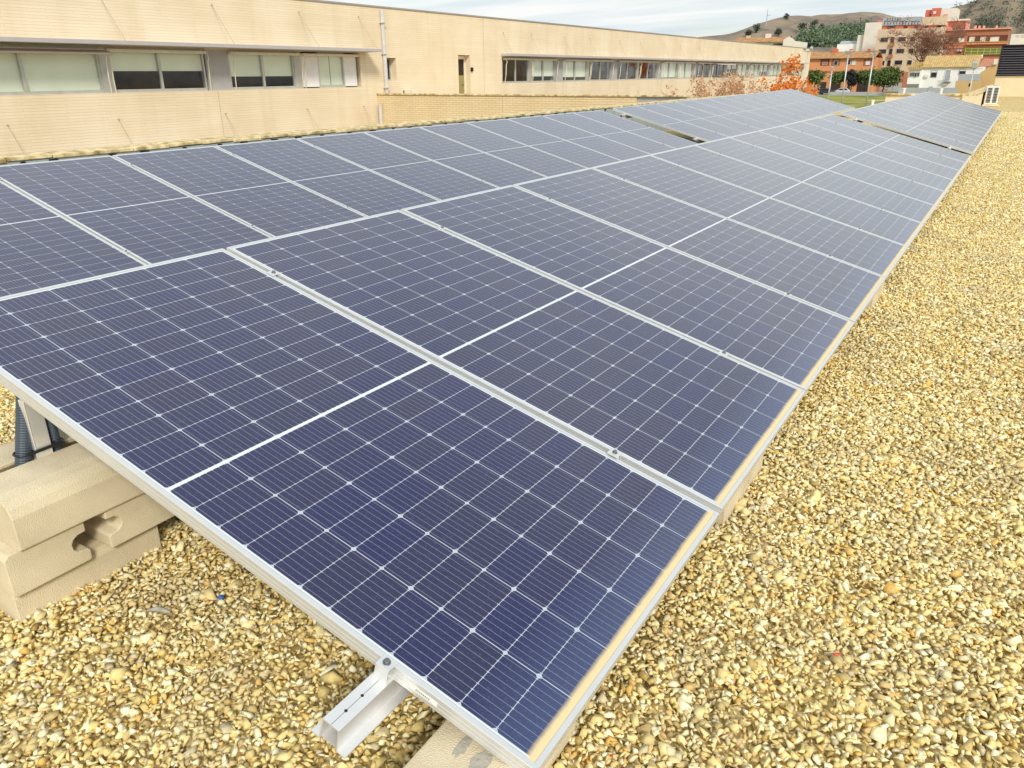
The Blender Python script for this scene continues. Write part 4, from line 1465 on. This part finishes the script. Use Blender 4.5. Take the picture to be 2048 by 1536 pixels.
# tall pale party wall building with low annex
t = Town('pale_block', 285, (1735, 150), 'tall windowless pale block with a low flat annex left of the beige apartments')
t.box('wall', M_lightbeige, (1724, 45, 1766, 150), 16, True)
t.box('annex', M_lightbeige, (1709, 70, 1723.6, 150), 14, True, dy=1.0); t.box('annex', M_white, (1668, 88, 1708.6, 150), 12, True, dy=2.0)
t.box('roof_block', M_redr, (1752, 40, 1764, 45), 5, dy=3)
for a in (1676, 1692):
    m = MB(); x, z = t.xz(a, 88); m.hexa([(x, 2.2, z), (x + 3.2, 2.2, z), (x + 3.2, 5, z), (x, 5, z)], [(x, 2.2, z + .1), (x + 2.5, 2.2, z + .1), (x + 2.5, 5, z + 1.0), (x, 5, z + 1.0)])
    m.build('skylight', M_zinc, t.root)

# beige apartment block
t = Town('beige_apartment_block', 265, (1800, 165), 'beige apartment block with dark windows and grey attic behind the bare tree')
t.box('wall', M_beige, (1750, 57, 1880, 143), 16, True)
t.box('ground_floor', M_rbrick, (1752, 143.5, 1818, 180), .3, True, dy=-.32)
for r_i, (cy, dx) in enumerate(((79.5, 0), (103, -3.5), (126, -7))):
    t.win(1768.5 + dx, cy, 15, 8.5, frame=M_beige); t.win(1804 + dx, cy - 1, 15, 8.5, frame=M_beige); t.win(1826 + dx, cy - 1, 9, 9, frame=M_beige)
    t.win(1851 + dx * .8, cy - 1, 12, 8.5, frame=M_beige)
    t.win(1784.5 + dx, cy + 3, 7, 17, frame=M_beige)
    b = t.box('balcony', M_rbrick, (1780 + dx, cy + 6, 1789 + dx, cy + 13), .5, dy=-.7)
t.box('attic', M_redr, (1762, 50, 1872, 56.8), 12, dy=1.5)
for c in (1781, 1810, 1832, 1852): t.win(c, 53.5, 16 if c == 1781 else 8, 4, out=1.5, frame=M_redr)
at_ = t.box('attic_cladding', M_zinc, (1764, 34, 1842, 49.8), 12, dy=1.2)
t.box('attic_render', M_beige, (1842.4, 33, 1890, 49.8), 12, dy=1.1)
m = MB()
for c in range(12):
    X0, X1, Z0, Z1 = t.rect(1768 + c * 6, 42 + (c % 3), 1768.8 + c * 6, 48.5); m.box(X0, X1, 1.1, 1.15, Z0, Z1)
    X0, X1, Z0, Z1 = t.rect(1768 + c * 6, 41 + (c % 2), 1773 + c * 6, 41.8 + (c % 2)); m.box(X0, X1, 1.1, 1.15, Z0, Z1)
for c in range(6):
    X0, X1, Z0, Z1 = t.rect(1774 + c * 5, 35, 1774.8 + c * 5, 41); m.box(X0, X1, 1.1, 1.15, Z0, Z1)
m.build('railing', M_win, t.root)
t.box('door', M_zinc, (1776, 168, 1785, 181), .1, True, dy=-.45)
m = MB()
for c in range(4):
    X0, X1, Z0, Z1 = t.rect(1761, 168 + c * 3, 1776, 169 + c * 3); m.box(X0, X1, -.40, -.36, Z0, Z1)
    X0, X1, Z0, Z1 = t.rect(1761 + c * 4, 167, 1762 + c * 4, 179); m.box(X0, X1, -.40, -.36, Z0, Z1)
m.build('window_grille', M_shut, t.root)
t.box('garage_shutter', M_zinc, (1786, 166, 1803, 182), .1, True, dy=-.45)

# stair tower, pink penthouse
t = Town('stair_tower', 300, (1875, 60), 'red and cream stair tower rising behind the bare tree')
t.box('tower', M_lightbeige, (1873, 17, 1907, 100), 12, True)
t.box('red_wing', M_redr, (1845, 20, 1857, 100), 9, True); t.box('red_wing', M_redr, (1857.4, 16.6, 1876, 100), 9.5, True, dy=-.6)
t.win(1870, 25, 6, 6, mat=M_shut, out=-.6, frame=M_redr); t.win(1861, 30, 5, 2.6, out=-.6, frame=M_redr)
t.box('red_bay', M_pink, (1888, 28, 1895, 38), .4, dy=-.5)
# red brick apartments
t = Town('red_brick_apartments', 272, (1950, 118), 'red brick apartment block with a long top balcony and yellow glazed gallery')
t.box('wall', M_rbrick, (1868, 60, 2011, 140), 14, True)
t.box('brick_band', M_or, (1868, 84, 1934, 85.5), .15, dy=-.16); t.box('brick_band', M_or, (1868, 94, 2010, 95.4), .15, dy=-.16)
t.box('roof_edge', M_pink, (1866, 57.5, 2022, 60), 15, dy=-.6)
t.box('penthouse', M_pink, (1892, 42, 1935, 57), 8, dy=2.0)
for a in (1893, 1932.5):
    t.box('penthouse_pier', M_pink, (a - 2, 39.5, a + 3, 57), 1.0, dy=1.0)
t.box('penthouse_roof', M_lightbeige, (1888, 38, 1938, 41.6), 9.5, dy=.6)
for c in (1949, 1957, 1966, 1992):
    t.box('chimney', M_pink, (c - 2, 50, c + 2.4, 57), 1.2, dy=4)
t.win(1923, 80.5, 12, 9, mat=M_shut, frame=M_rbrick); t.win(1918, 103, 10, 8, sh=.45, frame=M_rbrick); t.win(1893, 79, 10, 7, mat=M_shut, frame=M_rbrick); t.win(1888, 103, 10, 7, mat=M_shut, frame=M_rbrick)
t.box('balcony_recess', mat_plain('recess_brown', (0.14, 0.05, 0.03), rough=.9), (1935, 70.5, 2015, 85.5), .05, dy=-.06)
for c, w in ((1944, 10), (1966, 10), (1989, 17)): t.win(c, 78.5, w, 9, mat=M_shut, out=-.08, frame=M_or)
t.box('balcony_rail', M_yellowmetal, (1934, 83, 2014, 84), .06, dy=-.9); t.box('balcony_slab', M_or, (1934, 85.6, 2016, 88.5), 1.0, dy=-1.0)
t.box('gallery', mat_plain('green_glass', (0.16, 0.20, 0.06), rough=.15), (1930, 97, 2006, 108.5), .5, dy=-.5)
m = MB()
for c in range(7):
    X0, X1, Z0, Z1 = t.rect(1930 + c * 12.5, 96.5, 1931 + c * 12.5, 109); m.box(X0, X1, -.58, -.50, Z0, Z1)
for a in (96.5, 102.5, 108):
    X0, X1, Z0, Z1 = t.rect(1930, a, 2006, a + .8); m.box(X0, X1, -.60, -.505, Z0, Z1)
m.build('gallery_frame', M_yellowmetal, t.root)

# white house
t = Town('white_house', 205, (1890, 182), 'white two storey house with yellowish tiled roof and balcony', 'house')
t.box('wall', M_white, (1842, 134, 1962, 184), 10, True)
rf = t.gable('roof', M_tileyel, 1847, 1955, 133.5, 110, 10, .5)
t.box('chimney', M_white, (1959, 109, 1963, 116), 1, dy=4.5, parent=rf)
t.box('side_wing', M_white, (1815, 139, 1841.6, 184), 7, True, dy=-.4)
t.box('wing_roof', M_tileyel, (1815, 133, 1846, 138.6), 6, dy=-1.0); t.box('wing_roof', M_tileyel, (1824, 123.5, 1848, 131.5), 5, dy=1.5)
t.win(1829.5, 149, 20, 8, out=-.4, mat=mat_plain('loggia_glass', (0.13, 0.14, 0.14), rough=.2)); t.win(1818.5, 149, 3, 8, out=-.5, mat=M_ochre); t.win(1832, 149.5, 3.5, 8, out=-.52)
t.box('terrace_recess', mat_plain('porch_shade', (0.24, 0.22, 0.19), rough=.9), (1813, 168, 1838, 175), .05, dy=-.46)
t.win(1868, 147.5, 11, 13, sh=.30, frame=M_zinc); t.win(1925, 144.5, 12, 10, sh=.25, frame=M_zinc); t.win(1895, 151, 10, 21, mat=M_zinc, frame=M_white)
m = MB()
for c in range(9):
    X0, X1, Z0, Z1 = t.rect(1885.5 + c * 2, 153.5, 1886 + c * 2, 163); m.box(X0, X1, -.8, -.76, Z0, Z1)
X0, X1, Z0, Z1 = t.rect(1885, 152.8, 1902.5, 153.5); m.box(X0, X1, -.82, -.74, Z0, Z1)
X0, X1, Z0, Z1 = t.rect(1885, 163, 1902.5, 164); m.box(X0, X1, -.85, -.01, Z0, Z1)
m.build('balcony', M_zinc, t.root)
for cx, cy in ((1853, 152), (1891, 167.5)): t.box('air_conditioner', M_shut, (cx - 3.5, cy - 3, cx + 3.5, cy + 3), .4, dy=-.42)
# ochre neighbour
t = Town('ochre_house', 190, (1965, 182), 'ochre gabled house with red tiled roof and grey shed between white house and louvre', 'house')
X0 = t.xz(1958, 150)[0]
m = MB(); pts = [t.xz(1957, 184), t.xz(2012, 184), t.xz(2004, 117), t.xz(1984, 130), t.xz(1960, 146)]
pts = [(a, max(0, b)) if i > 1 else (a, 0) for i, (a, b) in enumerate(pts)]
m.prism(pts, 'y', 0, 9); m.build('wall', M_ochre, t.root)
m = MB(); a, b = t.xz(1954, 134), t.xz(1998, 118)
m.hexa([(a[0], 2, t.xz(1954, 134)[1]), (t.xz(1985, 134)[0], 2, t.xz(1985, 132)[1]), (t.xz(1998, 118)[0], 9, t.xz(1998, 117)[1]), (t.xz(1964, 118)[0], 9, t.xz(1964, 117)[1])],
       [(a[0], 2, t.xz(1954, 133)[1]), (t.xz(1985, 134)[0], 2, t.xz(1985, 131)[1]), (t.xz(1998, 118)[0], 9, t.xz(1998, 116)[1]), (t.xz(1964, 118)[0], 9, t.xz(1964, 116)[1])])
m.build('roof', M_tilered, t.root)
t.box('chimney', M_lightbeige, (1988, 118, 1995, 129), 1, dy=-.5)
t.box('low_wall', M_ochre, (1912, 161.5, 1962, 186), 3, True, dy=-3.2); t.box('shed', M_zinc, (1919, 148, 1961, 161.2), 2.6, dy=-3.0)
t.box('shed_door', M_black, (1940, 166, 1943, 172), .05, dy=-3.3)
# distant cream block and grey yard wall
t = Town('distant_cream_block', 420, (2040, 90), 'distant cream block with arched shapes above the louvre screen')
t.box('wall', M_lightbeige, (2018, 67, 2120, 120), 20, True)
for c in (2035, 2046): t.win(c, 72, 6, 4, mat=M_beige)
t = Town('grey_yard_wall', 180, (1860, 186), 'long grey yard wall at the foot of the white house', 'wall')
t.box('wall', M_zinc, (1797, 175.5, 1915, 190), .3, True)
t.box('gate_pier', M_zinc, (1856, 173, 1864, 190), .5, True, dy=-.1)
t = Town('low_field_wall', 212, (1720, 186), 'low grey wall along the far side of the field', 'wall')
t.box('wall', M_zinc, (1660, 184, 1800, 190), .3, True)


# street trees
def street_tree(px0, px1, ptop, pbot, pground, Y, label, mat, seed, n=26):
    c = at((px0 + px1) / 2, (ptop + pbot) / 2, 'y', Y)
    hw = (at(px1, 160, 'y', Y).x - at(px0, 160, 'y', Y).x) / 2
    hh = (at(px0, ptop, 'y', Y).z - at(px0, pbot, 'y', Y).z) / 2
    root = empty('street_tree', (c.x, Y, GZ), label, 'tree', 'clipped street trees before the orange house')
    cz = c.z - GZ
    m = MB(); m.tube([(0, 0, 0), (.05, 0, cz * .6), (0, 0, cz)], [.16, .12, .08], 6)
    for k in range(5):
        a = k * 1.3
        m.tube([(0, 0, cz * .55), (math.cos(a) * hw * .6, math.sin(a) * hw * .6, cz + hh * .2)], [.07, .03], 4)
    m.build('trunk', M_bark, root)
    cs = blob_centers(0, 0, cz - hh * .1, hw * 1.0, hw * .9, hh * 1.0, n + 10, seed, .3)
    leaf_quads(cs, 80, hw * .22, .30, seed, .7).build('crown', mat, root, recalc=False)


street_tree(1617, 1646, 140, 166, 186, 228, 'dark green street tree close to the end of the brick building', M_green_leaf, 41)
street_tree(1663, 1694, 142, 166, 186, 228, 'round green street tree behind the parked cars', M_green_leaf, 42)
street_tree(1694, 1716, 137, 170, 186, 226, 'dark purplish street tree between two green ones', M_dark_leaf, 43)
street_tree(1712, 1752, 139, 166, 186, 227, 'green street tree right of the dark purplish one', M_green_leaf, 44)
street_tree(1740, 1800, 137, 167, 186, 224, 'widest green street tree, before the red brick ground floor', M_green_leaf, 45, 44)

# big bare tree
bt = at(1845, 130, 'y', 240)
big = empty('bare_tree', (bt.x, 240, GZ), 'large leafless reddish tree rising before the apartment blocks', 'tree')
m = MB(); tips = []
branch_tree(m, (0, 0, 0), 5.2, .55, 5, 8, .42, 77, .9, tips)
tz = at(1862, 38, 'y', 240).z - GZ
tw = (at(1903, 90, 'y', 240).x - at(1790, 90, 'y', 240).x) / 2
zm = max(t_.z for t_ in tips); xm = np.percentile([abs(t_.x) for t_ in tips], 84)
sc_ = (tw / xm, tw / xm, tz / zm)
o_ = m.build('trunk', M_twig, big); o_.scale = sc_
r = random.Random(5)
m = MB()
for t_ in tips:
    p = Vector((t_.x * sc_[0], t_.y * sc_[1], t_.z * sc_[2]))
    for k in range(6):
        m.tube([p, p + Vector((r.gauss(0, .8), r.gauss(0, .8), r.uniform(.2, 1.4)))], [.038, .02], 3, caps=False)
m.build('twigs', M_twig, big, recalc=False)

# hill vegetation
def on_hill(px, py):
    """Point of the terrain seen at a photo pixel, found by marching the two hill meshes."""
    dg = bpy.context.evaluated_depsgraph_get()
    d = (ROT @ Vector(((px - 1024) / FPX, -(py - 768) / FPX, -1))).normalized()
    best = None
    for o in bpy.data.objects:
        if o.name.startswith('hill') and o.type == 'MESH' and o.get('kind') == 'structure':
            ok, loc, nor, idx = o.ray_cast(CAM, d, distance=5000)
            if ok and (best is None or (loc - CAM).length < (best - CAM).length):
                best = loc
    return best


cs = []
r = random.Random(12)
for k in range(520):
    px = r.uniform(1598, 1738); f = (px - 1598) / 140
    lo = 77 - 25 * f ** 0.8 + r.uniform(-3, 9); py = r.uniform(lo, 94)
    q = on_hill(px, py)
    if q: cs.append((q.x, q.y, q.z + r.uniform(0.5, 3.5)))
if cs:
    tag(leaf_quads(cs, 46, 1.5, .85, 9, 1.3).build('pine_wood', M_pine, recalc=False), 'green pine wood covering the foot of the left hill', 'wood', kind='stuff')
for i, (px, py, s, lab) in enumerate([(1512, 64, 3.4, 'lone dark tree on the left shoulder of the hill above the tiled house'), (1497, 71, 2.6, 'small tree low on the left end of the hill skyline'),
                                      (1572, 37, 2.4, 'small round tree on the hill skyline'), (1602, 64, 4.0, 'dark tree on the hillside at the upper left of the pine wood'),
                                      (1626, 60, 4.0, 'dark tree on the hillside above the pine wood'), (1556, 71, 3.0, 'bush on the hillside just above the tiled house roof'),
                                      (1621, 88, 4.2, 'bright green round tree at the foot of the pine wood'), (1643, 58, 2.6, 'small tree at the top of the pine wood')]):
    q = on_hill(px, py + 2) or at(px, py + 3, 'y', 890)
    root = empty('hill_tree', q, lab, 'tree', 'single trees on the left hill')
    m = MB(); m.tube([(0, 0, -1), (0, 0, s)], [.35, .2], 5); m.build('trunk', M_bark, root)
    leaf_quads(blob_centers(0, 0, s * 1.1, s * .8, s * .8, s * .9, 16, i + 60), 30, s * .24, .6, i).build('crown', M_bush if i != 6 else M_green_leaf, root, recalc=False)
cs = []
for k in range(300):
    px = r.uniform(1905, 2060); py = r.uniform(2, 66)
    q = on_hill(px, py)
    if q and (r.random() < .25 or (1955 < px < 2010 and 34 < py < 58)): cs.append((q.x, q.y, q.z + .8))
if cs:
    tag(leaf_quads(cs, 26, 1.5, .6, 19, .7).build('hill_scrub', M_bush, recalc=False), 'grey green scrub dotted over the right hill', 'scrub', kind='stuff')
# mast
q = on_hill(1532, 53) or at(1532, 54, 'y', 880)
top = at(1534, 18, 'y', q.y).z - q.z
m = MB(); m.tube([(0, 0, -1), (0, 0, top)], [.45, .25], 5); m.box(-.2, 3.0, -.1, .1, top * .62, top * .62 + .5)
for k in range(8): m.box(-.7, .7, -.1, .1, top * (.1 + k * .1), top * (.1 + k * .1) + .18)
mo = m.build('radio_mast', M_galv, loc=q); tag(mo, 'thin radio mast on the skyline above the tiled roof', 'mast')


# parked cars
def car(px, py, Y, col, label, rot):
    p = at(px, py, 'y', Y)
    root = empty('parked_car', (p.x, Y, GZ + .01), label, 'car', 'cars parked by the orange house', rot=(0, 0, rot))
    mat = mat_plain('car_paint', col, rough=0.25, var=.02, spec=.6)
    m = MB(); m.prism([(-2.1, .30), (-2.15, .62), (-1.95, .92), (-1.0, 1.0), (-.35, 1.44), (1.25, 1.47), (1.85, 1.0), (2.1, .9), (2.12, .35)], 'y', -.82, .82)
    b = m.build('body', mat, root, bevel=.06)
    m = MB()
    m.prism([(-.85, 1.0), (-.32, 1.38), (1.15, 1.40), (1.62, 1.0)], 'y', -.835, .835); m.build('windows', M_win, root)
    for x_ in (-1.32, 1.32):
        for y_ in (-.78, .60):
            w = MB(); w.tube([(x_, y_, .32), (x_, y_ + .18, .32)], .32, 16); wo = w.build('wheel', M_black, root)
            w = MB(); w.tube([(x_, y_ - .01, .32), (x_, y_ + .0, .32)], .19, 12); w.build('rim', M_galv, wo)
    m = MB(); m.box(-2.16, -2.08, -.72, -.42, .64, .78); m.build('headlight', M_shut, root); m = MB(); m.box(-2.16, -2.08, .42, .72, .64, .78); m.build('headlight', M_shut, root)


car(1654, 185, 217, (0.03, 0.04, 0.07), 'dark blue parked car, left of the pale one', R(178))
car(1682, 183, 219, (0.60, 0.63, 0.66), 'pale silver parked car in front of the orange house', R(12))
